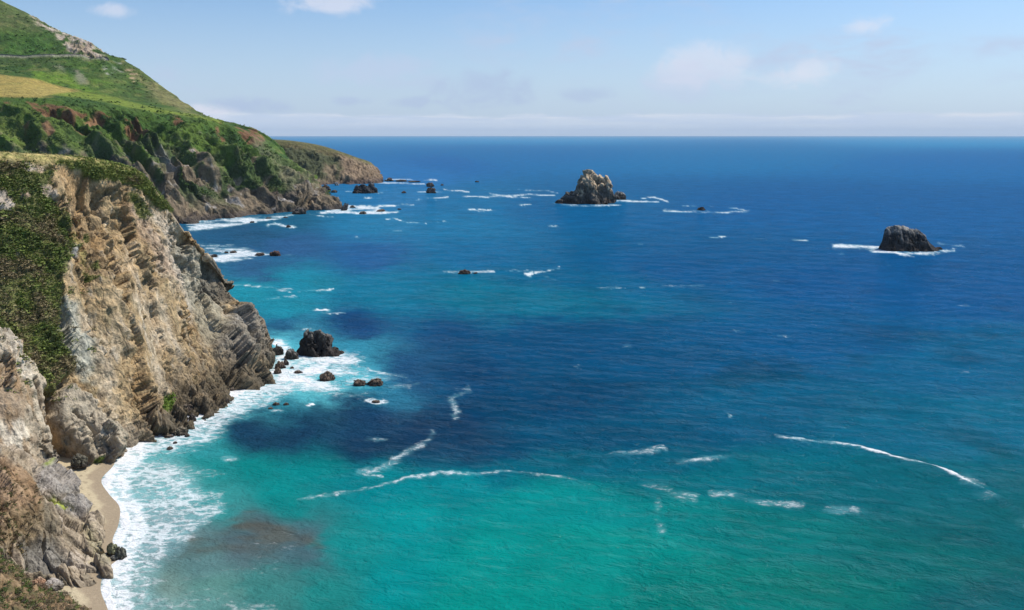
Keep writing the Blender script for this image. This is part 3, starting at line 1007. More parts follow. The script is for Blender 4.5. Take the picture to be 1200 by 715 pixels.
pos = p + N * ((fa * 2.3 + fb * 0.7 + fine * 0.28 - 0.9 * sstep(f2 - f1, .08, 0) - 0.35 * sstep(g2 - g1, .08, 0) + 0.9) * (0.35 + 0.65 * cen) + bl)[:, None]
n1 = fbm(d2 * 0.25, 5, 64)
n2 = fbm(p * 0.6, 4, 65)
pt.lay(sstep(n1, 0, .35), (0.43, 0.355, 0.27), 0.7)
pt.lay(sstep(-n1, 0.05, .4), (0.15, 0.125, 0.08), 0.85)
pt.lay(sstep(g2 - g1, 0.10, 0.02), (0.12, 0.10, 0.07), 0.5)
pt.lay(np.maximum(m_f1, m_f2), (0.30, 0.275, 0.245), 0.7)
pt.poly([(-60, 560), (0, 540), (35, 575), (40, 605), (10, 640), (-60, 640)], (0.27, 0.165, 0.085), 0.75, 6)
pt.poly([(0, 600), (40, 605), (50, 640), (30, 665), (0, 640)], (0.20, 0.145, 0.075), 0.7, 6)
pt.lay(m_lo, (0.17, 0.165, 0.145), 0.7)
pt.poly([(95, 615), (108, 622), (132, 655), (128, 668), (112, 664), (106, 640)], (0.33, 0.29, 0.16), 0.6, 4)
pt.poly([(46, 584), (62, 586), (82, 602), (74, 604), (58, 594)], (0.30, 0.34, 0.035), 0.85, 1.5, 2.0)
pt.poly([(38, 546), (44, 548), (48, 556), (42, 557)], (0.20, 0.24, 0.03), 0.8, 1.5, 1.5)
pt.lay(sstep(pos[:, 2] - n2, 1.2, -0.2) * sstep(pt.q[:, 0], 60, 110), (0.11, 0.095, 0.07), 0.7)
me = make_mesh('rock_ledge', pos, grid_faces(nu, nv, fl), np.clip(pt.c, .01, .9))
link('rock_ledge', me, M_cliff, kind='structure')
# dry scrub on its shoulder
wl = pt.mask([(-60, 545), (0, 560), (34, 585), (42, 612), (28, 650), (-60, 650)], 5, 4) * cen
idx = pick(rng, wl, 420)
palb = np.array([(0.17, 0.12, 0.055), (0.13, 0.095, 0.045), (0.20, 0.15, 0.08), (0.09, 0.09, 0.03)])
scatter_clumps('dry_scrub_cover', pos[idx], N[idx], rng.uniform(0.25, 0.6, len(idx)), palb[rng.integers(0, 4, len(idx))], 26, 76)

# ================================================================== NEAR SLOPE at the lower left corner
Nn = [
    [(-220, 560, 150), (-220, 600, 122), (-220, 680, 108), (-220, 800, 92), (-220, 950, 78)],
    [(-60, 640, 140), (-60, 622, 120), (-60, 700, 106), (-60, 810, 92), (-60, 950, 78)],
    [(10, 690, 134), (5, 660, 118), (10, 715, 106), (10, 820, 92), (10, 950, 78)],
    [(50, 712, 130), (45, 690, 116), (50, 735, 106), (55, 830, 92), (60, 950, 78)],
    [(95, 735, 126), (90, 711, 115), (95, 752, 105), (100, 840, 92), (110, 950, 78)],
    [(150, 770, 120), (140, 745, 112), (150, 780, 104), (150, 850, 92), (160, 950, 78)],
    [(220, 830, 110), (215, 820, 104), (220, 840, 98), (220, 880, 90), (220, 950, 78)],
]
secs = []
for s in Nn:
    f = np.array([P(*q) for q in s])
    f[0][2] = min(f[0][2], 4.0)
    secs.append([f[0] + np.array([0, 8, -6])] + list(f))
nu, nv = 220, 180
g = loft(secs, nu, nv)
nn = grid_normals(g)
fl = nn[110, 90, 2] < 0
if fl:
    nn = -nn
p, N = g.reshape(-1, 3), nn.reshape(-1, 3)
pt = Paint(p, (0.17, 0.115, 0.06), wob=3, wscale=0.3, seed=43)
fb = worley(p * 0.8, 66)[2]
pos = p + N * (fbm(p * 0.25, 4, 67) * 1.2 + fb * 0.4)[:, None]
n1 = fbm(p * 0.5, 4, 68)
pt.lay(sstep(n1, 0, .3), (0.30, 0.20, 0.11), 0.7)
pt.lay(sstep(-n1, 0.1, .4), (0.09, 0.085, 0.035), 0.7)
me = make_mesh('near_slope', pos, grid_faces(nu, nv, fl), np.clip(pt.c, .01, .9))
link('near_slope', me, M_cliff, kind='structure')
wl = sstep(pt.q[:, 1], 770, 735) * sstep(pt.q[:, 0], -60, -30) * sstep(pt.n1, -0.5, 0.1) * (np.tile(np.arange(nv), nu) > 34)
idx = pick(rng, wl, 1500)
paln = np.array([(0.055, 0.085, 0.020), (0.095, 0.12, 0.025), (0.13, 0.105, 0.055), (0.17, 0.115, 0.065), (0.21, 0.15, 0.09), (0.085, 0.06, 0.04)])
gsel = np.clip((pt.n1[idx] * 2 + 0.6 - (pt.q[idx, 0] - 20) / 120) * 2, 0, 1.99)
sel = np.where(rng.uniform(0, 1, len(idx)) < 0.25 + 0.5 * (gsel > 1), rng.integers(0, 2, len(idx)), rng.integers(2, 6, len(idx)))
scatter_clumps('near_scrub_cover', pos[idx], N[idx], rng.uniform(0.22, 0.7, len(idx)), paln[sel], 60, 77, leaf=0.2)

# ================================================================== BEACH
shore = [(112, 520), (124, 530), (134, 543), (119, 562), (127, 578), (140, 594), (139, 614), (132, 634), (140, 652), (124, 668), (118, 690), (127, 716), (135, 745), (150, 800)]
sp = np.array([G(*q) for q in shore])
cols_ = []
for a, zz in ((40, -3.0), (12, -0.9), (3, -0.2), (0, 0.0), (-2.5, 0.16), (-7, 0.6), (-15, 1.5), (-30, 3.0), (-60, 5.5)):
    q = sp.copy()
    q[:, 0] += a
    q[:, 2] = zz
    cols_.append(q)
g = loft(np.swapaxes(np.array(cols_), 0, 1), 300, 160)
p = g.reshape(-1, 3)
off = p[:, 0] - np.interp(-p[:, 1], -sp[:, 1], sp[:, 0])
pt = Paint(p, (0.45, 0.365, 0.225), wob=3, wscale=0.2, seed=53)
pt.lay(sstep(off + 1.6 * pt.n1 + 0.5 * pt.n2, -4.2, -2.6), (0.255, 0.19, 0.12), 0.8)
wr = np.exp(-((off + 5.2 + 1.8 * pt.n1) / 0.28) ** 2) * sstep(pt.n2, -0.1, 0.3)
pt.lay(wr, (0.10, 0.075, 0.045), 0.7)
pt.lay(sstep(pt.n2, 0.1, .5), (0.38, 0.29, 0.185), 0.4)
pos = p + np.array([0, 0, 1.0]) * (0.10 * fbm(p * 0.3, 3, 55))[:, None] * sstep(-off, 0, 6)[:, None]
m, t, b = new_mat('beach_sand')
at = t.n('ShaderNodeAttribute', attribute_name='tint')
geo = t.n('ShaderNodeNewGeometry')
nz = t.noise(geo.outputs['Position'], 2.0, 5.0, 0.6)
nd = t.n('ShaderNodeVectorMath', operation='SCALE')
t.put(nd.inputs[0], at.outputs['Color'])
t.put(nd.inputs['Scale'], t.remap(nz, 0.3, 0.7, 0.9, 1.1))
t.put(b.inputs['Base Color'], nd.outputs[0])
b.inputs['Roughness'].default_value = 0.85
bp = t.n('ShaderNodeBump')
bp.inputs['Strength'].default_value = 0.4
bp.inputs['Distance'].default_value = 0.3
t.put(bp.inputs['Height'], nz)
t.put(b.inputs['Normal'], bp.outputs[0])
M_sand = m
fl = grid_normals(g)[150, 80, 2] < 0
me = make_mesh('beach', pos, grid_faces(300, 160, fl), np.clip(pt.c, .01, .9))
link('beach', me, M_sand, kind='structure')

# ================================================================== SEA
az_in = np.linspace(-36, 36, 820)
az_out = np.concatenate([np.linspace(-180, -36, 50)[:-1], az_in, np.linspace(36, 180, 50)[1:]])
pyr = np.concatenate([158.1 + np.geomspace(0.9, 4.0, 14)[:-1], np.linspace(162.1, 760, 440)])
dep = PITCH + np.arctan((pyr - 357.5) / FPX)
rad = np.concatenate([[4.0, 40.0, 80.0, 105.0], (CAM_H / np.tan(np.maximum(dep, 1e-5)))[::-1]])
rad = np.unique(np.minimum(rad, 60000.0))
A, Rr = np.meshgrid(np.radians(az_out), rad, indexing='ij')
g = np.stack([np.sin(A) * Rr, np.cos(A) * Rr, np.zeros_like(A)], -1)
p = g.reshape(-1, 3)
ang = np.abs(np.degrees(A.ravel()))
vis = (ang < 80) & (p[:, 1] > 20)
q = np.full((len(p), 2), -5000.0)
q[vis] = proj(p[vis])
sc = np.clip(p / 60.0, -4000, 4000)
wn1 = fbm(sc, 4, 91)
wn2 = fbm(sc * 3.1, 4, 92)
wn3 = fbm(p * np.array([1, 1, 1]) / 7.0, 3, 93)
wn4 = fbm(p / 2.6, 3, 96)


def lin(c):
    c = np.asarray(c, float) / 255.0
    return np.where(c <= 0.04045, c / 12.92, ((c + 0.055) / 1.055) ** 2.4)


# colour of the water body: deep blue offshore, haze painted in as paling at the horizon, kelp beds, teal over sand, milky where stirred
WC = [(100, 158, 50, 112, 170), (600, 158, 55, 116, 178), (1150, 158, 55, 116, 180), (600, 180, 28, 92, 158), (1150, 190, 26, 88, 158), (850, 185, 32, 95, 160),
      (520, 190, 28, 92, 156), (480, 205, 40, 105, 165), (560, 240, 36, 98, 152), (450, 230, 48, 112, 160), (700, 240, 24, 82, 142), (900, 240, 16, 78, 145), (1150, 250, 14, 78, 146),
      (430, 265, 45, 118, 158), (540, 265, 36, 104, 154), (330, 258, 40, 95, 125), (290, 275, 45, 85, 118), (340, 290, 58, 92, 135), (300, 318, 58, 92, 130), (430, 300, 45, 92, 142), (560, 300, 30, 95, 148),
      (290, 340, 40, 140, 158), (350, 335, 36, 132, 155), (330, 360, 38, 135, 155), (450, 335, 22, 112, 145), (440, 350, 20, 115, 145), (550, 345, 14, 108, 142), (620, 350, 16, 100, 140), (700, 330, 15, 88, 140),
      (330, 385, 30, 72, 115), (420, 380, 26, 66, 112), (520, 390, 22, 70, 116), (650, 400, 16, 70, 122), (800, 320, 12, 76, 138), (1000, 330, 10, 76, 142), (1180, 340, 8, 78, 145), (800, 420, 12, 74, 126), (950, 400, 8, 80, 140),
      (1150, 430, 6, 88, 140), (560, 440, 16, 62, 108), (660, 470, 12, 62, 108), (480, 440, 20, 70, 112), (430, 480, 24, 52, 88), (350, 505, 26, 58, 88), (300, 512, 28, 62, 92), (480, 505, 22, 48, 84), (420, 520, 22, 56, 88), (540, 500, 14, 54, 96), (590, 525, 10, 62, 104),
      (700, 510, 8, 70, 112), (800, 500, 6, 78, 122), (900, 480, 4, 84, 130), (1050, 500, 2, 90, 132), (1180, 500, 2, 94, 138), (760, 545, 4, 90, 118), (900, 560, 2, 92, 118), (1000, 580, 2, 88, 116), (1150, 620, 2, 84, 108), (1180, 700, 2, 78, 100),
      (300, 545, 4, 128, 118), (380, 550, 2, 132, 122), (450, 565, 2, 128, 124), (540, 570, 2, 126, 128), (620, 545, 4, 92, 116), (650, 590, 2, 132, 132), (330, 585, 4, 134, 120), (480, 610, 2, 140, 130), (560, 640, 2, 142, 132), (450, 680, 2, 136, 124), (700, 640, 2, 132, 126), (620, 700, 2, 128, 120),
      (780, 600, 2, 124, 126), (850, 680, 2, 116, 116), (820, 560, 2, 104, 120), (900, 620, 2, 106, 118), (950, 690, 2, 102, 112), (1050, 650, 2, 92, 110), (1050, 560, 2, 88, 118),
      (400, 640, 20, 132, 118), (360, 690, 36, 128, 112), (300, 690, 70, 128, 112), (250, 690, 110, 140, 120), (240, 650, 110, 128, 116), (250, 580, 60, 140, 126), (200, 560, 120, 160, 145), (190, 620, 130, 135, 125), (170, 690, 140, 145, 125),
      (240, 545, 20, 135, 125), (300, 620, 100, 105, 100), (345, 632, 88, 100, 98), (270, 640, 100, 100, 96), (240, 525, 60, 140, 145), (360, 450, 120, 190, 200), (300, 470, 110, 185, 195), (410, 440, 100, 178, 192), (450, 460, 50, 120, 150), (330, 480, 50, 110, 130), (330, 400, 110, 185, 200), (420, 415, 60, 135, 160)]
WC = np.array(WC, float)
wq = q + np.stack([22 * wn1 + 12 * wn2 + 9 * wn3 + 5 * wn4, 9 * wn2 + 9 * wn1 + 5 * wn3 + 3 * wn4], -1) * np.clip((q[:, 1:2] - 150) / 250, 0.1, 1.0)
num, den = np.zeros((len(p), 3)), np.full(len(p), 1e-12)
body = lin(WC[:, 2:5]) 
wl_ = sstep(WC[:, 0], 420, 640)[:, None]
body = body * (np.array([0.20, 1.13, 0.84]) * wl_ + np.array([0.65, 1.02, 0.97]) * (1 - wl_))
tl_ = (sstep(WC[:, 1], 520, 560) * sstep(WC[:, 0], 1000, 760))[:, None]
body = body * (1 - tl_ + tl_ * np.array([1.0, 0.94, 1.16]))
fl_ = (sstep(WC[:, 1], 360, 240) * sstep(WC[:, 0], 450, 650))[:, None]
body = body * (1 + fl_ * np.array([0.2, 0.16, 0.12]))
body[:, 1] *= 1 + 0.10 * sstep(WC[:, 0], 700, 1000) * sstep(WC[:, 1], 480, 600)
for k in range(len(WC)):
    persp = np.clip((WC[k, 1] - 150) / 300, 0.10, 1.0)
    sx, sy = 30 + 55 * (WC[k, 0] > 560) + 20, 9 + 26 * persp
    if WC[k, 0] > 560:
        sx += 40
    d = ((wq[:, 0] - WC[k, 0]) / sx) ** 2 + ((wq[:, 1] - WC[k, 1]) / sy) ** 2
    wgt = 1.0 / (0.22 + d) ** 2.4
    num += wgt[:, None] * body[k]
    den += wgt
wc = num / den[:, None]
# kelp and murk patches with their own edges
def wmask(poly, feather, wob=8.0):
    return sstep(poly_sd(wq, poly) + wob * wn2 + 0.4 * wob * wn3, -feather, feather)
kelp = wmask([(270, 500), (330, 478), (430, 470), (540, 485), (600, 512), (560, 545), (520, 550), (440, 535), (360, 540), (290, 530)], 15, 12)
wc = wc * (1 - 0.55 * kelp[:, None]) + lin((22, 58, 84)) * 0.55 * kelp[:, None]
mk = fbm(p * np.array([0.45, 1, 1]) / 6.0, 5, 97, 0.6)
murk = sstep(mk + 0.3 * wn2, -0.45, 0.45) * wmask([(215, 605), (290, 598), (360, 622), (372, 640), (300, 648), (250, 640), (205, 650)], 8, 10)
wc = wc * (1 - 0.75 * murk[:, None]) + lin((88, 84, 72)) * 0.75 * murk[:, None]
kel2 = sstep(wn1 + 0.5 * wn2, 0.25, 0.6) * sstep(q[:, 1], 300, 380) * sstep(q[:, 0], 480, 620)
wc = wc * (1 - 0.22 * kel2[:, None])

# foam amount
foam = np.zeros(len(p))
fq = q + np.stack([7 * wn2 + 3.5 * wn3 + 3 * wn4, 2.2 * wn2 + 1.8 * wn3 + 2.2 * wn4], -1) * np.clip((q[:, 1:2] - 150) / 300, 0.08, 1.0)
def fline(pts, wd, s, ax=1.0):
    global foam
    d = np.full(len(p), 1e9)
    box = (q[:, 1] > min(a[1] for a in pts) - 40) & (q[:, 1] < max(a[1] for a in pts) + 40)
    fb_ = fq[box]
    dd = np.full(len(fb_), 1e9)
    for a, b_ in zip(pts[:-1], pts[1:]):
        dd = np.minimum(dd, seg_dist(fb_, a, b_, ax)[0])
    d[box] = dd
    foam = np.maximum(foam, s * np.exp(-(d / wd) ** 2))
def fblob(cx, cy, rx, ry, s):
    global foam
    d = ((fq[:, 0] - cx) / rx) ** 2 + ((fq[:, 1] - cy) / ry) ** 2
    foam = np.maximum(foam, s * sstep(d, 1.5, 0.15))
def fpoly(poly, feather, s, wob=3.0):
    global foam
    sd_ = poly_sd(fq, poly) + wob * wn2
    foam = np.maximum(foam, s * sstep(sd_, -feather, feather))

# near beach
fline([(172, 512), (156, 526), (140, 545), (124, 563), (131, 580), (143, 596), (143, 614), (137, 634), (150, 652), (128, 668), (122, 690), (131, 716), (139, 745)], 12, 1.0)
fline([(172, 514), (160, 530), (150, 548), (140, 562), (148, 585), (158, 600), (158, 620), (152, 645), (146, 668), (138, 690), (146, 716)], 24, 0.86)
fpoly([(150, 530), (190, 524), (225, 545), (250, 585), (235, 615), (222, 640), (200, 660), (190, 690), (215, 716), (120, 740), (120, 560)], 24, 0.64, 10)
fpoly([(200, 560), (262, 570), (266, 588), (235, 604), (200, 598)], 14, 0.50, 9)
fpoly([(215, 540), (262, 548), (270, 558), (240, 564), (205, 556)], 12, 0.52, 9)
fpoly([(190, 600), (262, 585), (268, 596), (245, 618), (215, 640), (190, 640)], 10, 0.62, 9)
fpoly([(160, 690), (250, 688), (330, 700), (330, 745), (150, 745)], 20, 0.40, 10)
fpoly([(205, 640), (340, 606), (380, 640), (330, 690), (210, 690)], 20, 0.30, 10)
# foot of the headland
fline([(165, 512), (190, 508), (214, 500), (230, 488), (250, 478), (272, 466), (290, 452), (310, 440), (325, 432)], 9, 1.0)
fline([(190, 516), (230, 500), (262, 482), (290, 466), (318, 450), (345, 440)], 14, 0.80)
fpoly([(308, 388), (340, 396), (352, 412), (400, 408), (432, 418), (424, 428), (470, 440), (488, 450), (450, 458), (400, 462), (350, 462), (316, 478), (270, 496), (250, 520), (200, 536), (160, 530), (210, 498), (262, 470), (300, 440), (316, 426)], 14, 0.70, 12)
fpoly([(310, 392), (330, 396), (346, 410), (336, 420), (320, 412)], 6, 0.95, 4)
fpoly([(330, 420), (380, 420), (420, 414), (430, 420), (390, 430), (370, 450), (320, 456), (318, 440)], 8, 0.86, 8)
fline([(400, 425), (430, 433), (460, 440), (480, 444)], 3, 0.8)
fline([(425, 452), (450, 454), (475, 452), (486, 448)], 4, 0.62)
fblob(362, 474, 8, 2.5, 0.95)
fblob(440, 470, 16, 3, 0.62)
fblob(320, 480, 10, 2.5, 0.7)
fblob(268, 537, 13, 5, 0.55)
fpoly([(150, 530), (165, 511), (215, 498), (262, 473), (290, 449), (318, 427), (300, 390), (200, 420), (150, 500)], 3, 1.0, 0)
# behind the headland
fpoly([(234, 287), (276, 288), (300, 293), (338, 297), (345, 299), (300, 303), (262, 309), (246, 306)], 3.5, 1.0, 2)
fpoly([(216, 262), (262, 256), (330, 252), (352, 250), (322, 258), (290, 262), (262, 268), (224, 272)], 2.5, 1.0, 1.5)
fline([(312, 264), (322, 262), (340, 266), (346, 266)], 1.8, 1.0)
fline([(268, 333), (300, 336), (330, 338), (350, 341), (392, 339)], 1.4, 0.85)
fblob(338, 340, 16, 2.4, 0.95)
fline([(300, 353), (330, 349), (346, 347)], 1.4, 0.6)
fblob(376, 363, 12, 1.8, 0.9)
fblob(392, 367, 18, 2, 0.75)
fblob(360, 386, 12, 1.2, 0.5)
# off the hill's toe and the far point
fpoly([(370, 250), (388, 244), (410, 240), (440, 241), (470, 239.5), (486, 238.5), (486, 241), (444, 243), (452, 247), (470, 248), (464, 250.5), (420, 252), (396, 250), (380, 251)], 1.4, 1.0, 1.0)
fline([(362, 251), (376, 253), (391, 254)], 1.0, 0.9)
fline([(440, 214), (470, 215), (498, 216)], 1.4, 1.0)
fline([(452, 210), (480, 210.5), (512, 211)], 1.0, 0.95)
fblob(508, 211, 7, 1.6, 1.0)
fblob(436, 232, 14, 1.3, 0.9)
fblob(442, 226, 10, 1.2, 0.8)
fline([(405, 225), (412, 224)], 1.2, 0.8)
fline([(490, 225), (520, 225)], 1.1, 0.8)
fline([(488, 234), (510, 232), (526, 231)], 1.3, 0.9)
fline([(520, 222), (535, 223), (550, 225)], 1.4, 1.0)
fline([(452, 257), (462, 256), (474, 260), (496, 261), (524, 259)], 1.1, 0.9)
fblob(418, 278, 4, 1.2, 0.9)
fblob(465, 270, 8, 1.0, 0.6)
fline([(542, 230), (566, 231), (590, 230), (620, 228), (650, 229)], 1.5, 0.85)
fline([(574, 227), (600, 231), (625, 233)], 1.4, 0.95)
fline([(560, 222), (640, 223), (655, 227)], 1.0, 0.7)
fblob(563, 246.5, 20, 1.5, 1.0)
fblob(612, 240, 13, 1.1, 0.95)
fblob(648, 265, 8, 1.2, 0.85)
fblob(750, 286, 4, 1.4, 0.7)
fblob(560, 213, 6, 0.8, 0.7)
# round the big stack
fline([(650, 239), (690, 241.5), (728, 240)], 1.3, 0.85)
fline([(722, 235), (745, 236), (772, 237)], 1.6, 0.95)
fline([(752, 232), (765, 231), (776, 234), (784, 237)], 1.3, 0.9)
fline([(778, 247), (800, 248), (826, 249), (860, 248.5), (878, 247)], 1.7, 1.0, 1.5)
fline([(800, 241), (830, 242), (862, 244), (876, 247)], 0.9, 0.75)
fblob(841, 278, 14, 1.4, 0.95)
fblob(890, 280, 20, 1.0, 0.45)
# right-hand rock
fline([(978, 288.5), (1010, 289), (1040, 291)], 3.4, 1.15)
fline([(1020, 293), (1060, 298), (1090, 297), (1118, 293)], 2.4, 1.1)
fline([(1098, 285), (1130, 289)], 1.4, 0.8)
fblob(938, 282, 11, 1.2, 0.95)
fblob(1168, 297, 8, 1.6, 0.6)
fblob(910, 329, 6, 1.2, 0.5)
# middle distance
fline([(520, 318), (545, 319), (578, 318)], 2.0, 1.0)
fline([(584, 316), (640, 318)], 1.0, 0.55)
fline([(616, 321), (626, 320), (640, 318), (654, 313)], 1.7, 0.95)
fblob(622, 322, 6, 2.5, 1.0)
fline([(640, 324), (650, 328)], 1.2, 0.6)
fblob(716, 337, 20, 1.8, 1.0)
fblob(750, 337, 6, 1.6, 0.95)
fblob(800, 335, 30, 1.4, 0.5)
fblob(820, 407, 20, 1.5, 0.5)
fblob(678, 432, 4, 1.8, 0.9)
fblob(857, 488, 4, 3.0, 1.0)
fblob(600, 405, 14, 1.2, 0.35)
# nearer streaks
fline([(905, 513), (935, 517), (962, 521), (985, 524), (1005, 527), (1035, 534), (1060, 542), (1095, 548), (1112, 557), (1135, 568), (1150, 575)], 2.1, 0.98)
fline([(1130, 566), (1150, 577), (1172, 592), (1200, 610)], 13, 0.62)
fline([(885, 512), (925, 515), (950, 520)], 4, 0.5)
fline([(350, 587), (372, 583), (400, 581), (425, 577), (445, 572), (470, 565), (500, 559), (512, 555), (545, 556), (575, 555), (590, 554), (622, 557), (640, 560), (668, 563), (700, 572)], 2.6, 0.62)
fline([(708, 576), (730, 574), (745, 576)], 2.0, 0.6)
fline([(420, 553), (440, 550), (458, 544), (480, 530), (498, 520), (508, 508)], 6.0, 0.50)
fline([(532, 488), (536, 478), (528, 466), (540, 461), (550, 455)], 6, 0.49)
fline([(428, 557), (450, 559)], 2, 0.5)
fblob(440, 515, 18, 3, 0.45)
fblob(405, 502, 12, 2.5, 0.40)
fline([(712, 533), (760, 530), (780, 527)], 5, 0.48)
fline([(790, 543), (840, 538), (862, 534), (900, 539)], 4.5, 0.50)
fline([(690, 572), (730, 562), (765, 570), (790, 578), (815, 582)], 8, 0.50)
fline([(768, 578), (770, 598), (775, 625)], 8, 0.45)
fline([(835, 578), (855, 580), (880, 586), (905, 590), (940, 591)], 6, 0.48)
fblob(992, 598, 30, 7, 0.45)
fblob(905, 512, 30, 3, 0.45)
# scattered caps
rng2 = np.random.default_rng(9)
for _ in range(46):
    cy = 165 + 330 * rng2.uniform(0, 1) ** 1.6
    cx = rng2.uniform(470, 1190)
    k_ = np.clip((cy - 150) / 250, 0.12, 1)
    fblob(cx, cy, 9 * k_ * rng2.uniform(.4, 1.2) + 1.5, 1.6 * k_, rng2.uniform(.25, .5))

brk = fbm(p * np.array([0.6, 1, 1]) / 9.0, 4, 94)
brk2 = fbm(p * np.array([0.6, 1, 1]) / 26.0, 4, 95)
away = sstep(q[:, 1], 470, 400) + sstep(q[:, 0], 330, 400)      # thin streaks out at sea are the most broken
foam = foam * np.clip(1 + np.clip(away, 0, 1) * (0.75 * brk + 0.85 * brk2 - 0.10), 0.15, 1.2)
foam = np.clip(foam, 0, 1) * np.where(q[:, 1] < 360, 0.76, 0.97)
# stirred, aerated water is paler round the foam
stir = sstep(foam, 0.2, 0.9) * sstep(q[:, 1], 165, 260)
wc = wc * (1 - 0.5 * stir[:, None]) + lin((140, 208, 212)) * 0.5 * stir[:, None]
calm = sstep(poly_sd(wq, [(130, 520), (300, 530), (420, 560), (640, 575), (760, 600), (700, 760), (100, 760)]), -40, 30)
# low swell
crest = np.zeros(len(p))
for ln, hgt in (([(905, 513), (962, 521), (1005, 527), (1060, 542), (1112, 557), (1150, 575), (1200, 606)], 0.9),
                ([(350, 587), (425, 577), (470, 565), (512, 555), (590, 554), (640, 560), (700, 572)], 0.5),
                ([(720, 532), (775, 528)], 0.5), ([(800, 542), (862, 534), (890, 538)], 0.5)):
    box = (q[:, 1] > 490) & (q[:, 1] < 630)
    d = np.full(box.sum(), 1e9)
    for a, b_ in zip(ln[:-1], ln[1:]):
        d = np.minimum(d, seg_dist(fq[box], a, b_)[0])
    crest[box] = np.maximum(crest[box], hgt * np.exp(-(d / 5.0) ** 2))
rc_, rs_ = math.cos(R(14)), math.sin(R(14))
pr = np.stack([(p[:, 0] * rc_ - p[:, 1] * rs_) * 0.5, p[:, 0] * rs_ + p[:, 1] * rc_, 0 * p[:, 0]], -1)
openw = sstep(poly_sd(q, [(100, 800), (100, 500), (320, 380), (520, 400), (500, 480), (330, 540), (340, 800)]), 20, -40) * vis * sstep(Rr.ravel(), 3000, 900)
p[:, 2] = (0.45 * fbm(pr / 16.0, 3, 98) + 0.16 * fbm(pr / 5.0, 2, 99)) * openw + crest
me = make_mesh('sea', p, grid_faces(len(az_out), len(rad), True), np.clip(wc, 0.001, 0.9), extra={'foam': foam, 'calm': calm})
if np.cross(g[401, 100] - g[400, 100], g[400, 101] - g[400, 100])[2] < 0:
    pass
else:
    me.flip_normals()

m, t, b = new_mat('sea_water')
geo = t.n('ShaderNodeNewGeometry')
pos_ = geo.outputs['Position']
at = t.n('ShaderNodeAttribute', attribute_name='tint')
fo = t.n('ShaderNodeAttribute', attribute_name='foam').outputs['Fac']
ca = t.n('ShaderNodeAttribute', attribute_name='calm').outputs['Fac']
flat = t.scale(pos_, (1, 1, 0))
# foam texture: lace of cells stretched along the crests
fvec = t.scale(pos_, (0.62, 1.0, 0))
nlo = t.noise(fvec, 0.19, 6.0, 0.66, 1.1)
nhi = t.noise(fvec, 1.5, 6.0, 0.74, 0.6)
cell = t.voro(fvec, 0.45, 'DISTANCE_TO_EDGE')
lace = t.smooth(cell, 0.0, 0.35)
tex = t.math('ADD', t.math('MULTIPLY', nlo, 0.85), t.math('MULTIPLY', nhi, 0.65))
tex = t.math('ADD', tex, t.math('MULTIPLY', lace, 0.16))
tex = t.remap(tex, 0.52, 1.06, 0.02, 1.0)
fm = t.smooth(t.math('SUBTRACT', fo, tex), -0.12, 0.34)
milk = t.math('MULTIPLY', t.math('MULTIPLY', t.smooth(fo, 0.50, 0.95), t.smooth(nlo, 0.34, 0.62)), 0.62)
fm = t.math('MAXIMUM', fm, milk)
fm = t.math('MULTIPLY', fm, t.remap(fo, 0.08, 0.88, 0.0, 1.0))
# water colour with ripple light and dark painted into its patchy tone
v1 = t.noise(flat, 0.035, 5.0, 0.6)
nd = t.n('ShaderNodeVectorMath', operation='SCALE')
t.put(nd.inputs[0], at.outputs['Color'])
v2 = t.noise(t.scale(pos_, (0.5, 1, 0)), 0.11, 5.0, 0.65, 0.5)
tone = t.math('MULTIPLY', t.remap(v1, 0.3, 0.7, 0.70, 0.90), t.remap(v2, 0.3, 0.7, 0.88, 1.10))
t.put(nd.inputs['Scale'], tone)
colr = t.mix(fm, nd.outputs[0], (0.80, 0.80, 0.78, 1))
# waves: slopes taken from noise of several sizes, tilting the surface
rot = t.n('ShaderNodeVectorRotate', rotation_type='Z_AXIS')
t.put(rot.inputs['Vector'], pos_)
rot.inputs['Angle'].default_value = R(14)
wv = t.scale(rot.outputs[0], (0.5, 1.0, 0))
def slopes(scale, detail, rough, k, off):
    nd_ = t.n('ShaderNodeTexNoise')
    t.put(nd_.inputs['Vector'], t.vmath('ADD', wv, (off, -off, 0)))
    nd_.inputs['Scale'].default_value = scale
    nd_.inputs['Detail'].default_value = detail
    nd_.inputs['Roughness'].default_value = rough
    nd_.inputs['Distortion'].default_value = 0.4
    return t.scale(t.vmath('SUBTRACT', nd_.outputs['Color'], (0.5, 0.5, 0.5)), (k * 0.8, k, 0))
sl = t.vmath('ADD', slopes(0.095, 2.0, 0.5, 0.30, 0.0), slopes(0.42, 3.0, 0.65, 0.70, 37.0))
sl = t.vmath('ADD', sl, slopes(1.4, 3.0, 0.65, 0.50, 71.0))
amp = t.n('ShaderNodeVectorMath', operation='SCALE')
t.put(amp.inputs[0], sl)
t.put(amp.inputs['Scale'], t.remap(ca, 0, 1, 1.0, 0.6))
nrm = t.vmath('NORMALIZE', t.vmath('ADD', amp.outputs[0], (0, 0, 1)))
wb = t.scale(rot.outputs[0], (0.62, 1.0, 0))
hh = t.math('ADD', t.math('MULTIPLY', t.noise(wb, 0.10, 3.0, 0.5, 0.5), 1.3), t.math('MULTIPLY', t.noise(wb, 0.36, 4.0, 0.62, 0.5), 1.35))
hh = t.math('ADD', hh, t.math('MULTIPLY', t.noise(wb, 1.25, 4.0, 0.65, 0.3), 0.48))
hh = t.math('MULTIPLY', hh, t.remap(ca, 0, 1, 1.0, 0.6))
hh = t.math('ADD', hh, t.math('MULTIPLY', t.math('MULTIPLY', nhi, fm), 0.5))
bp = t.n('ShaderNodeBump')
bp.inputs['Strength'].default_value = 1.0
bp.inputs['Distance'].default_value = 1.0
t.put(bp.inputs['Height'], hh)
t.put(bp.inputs['Normal'], nrm)
nrm = bp.outputs[0]
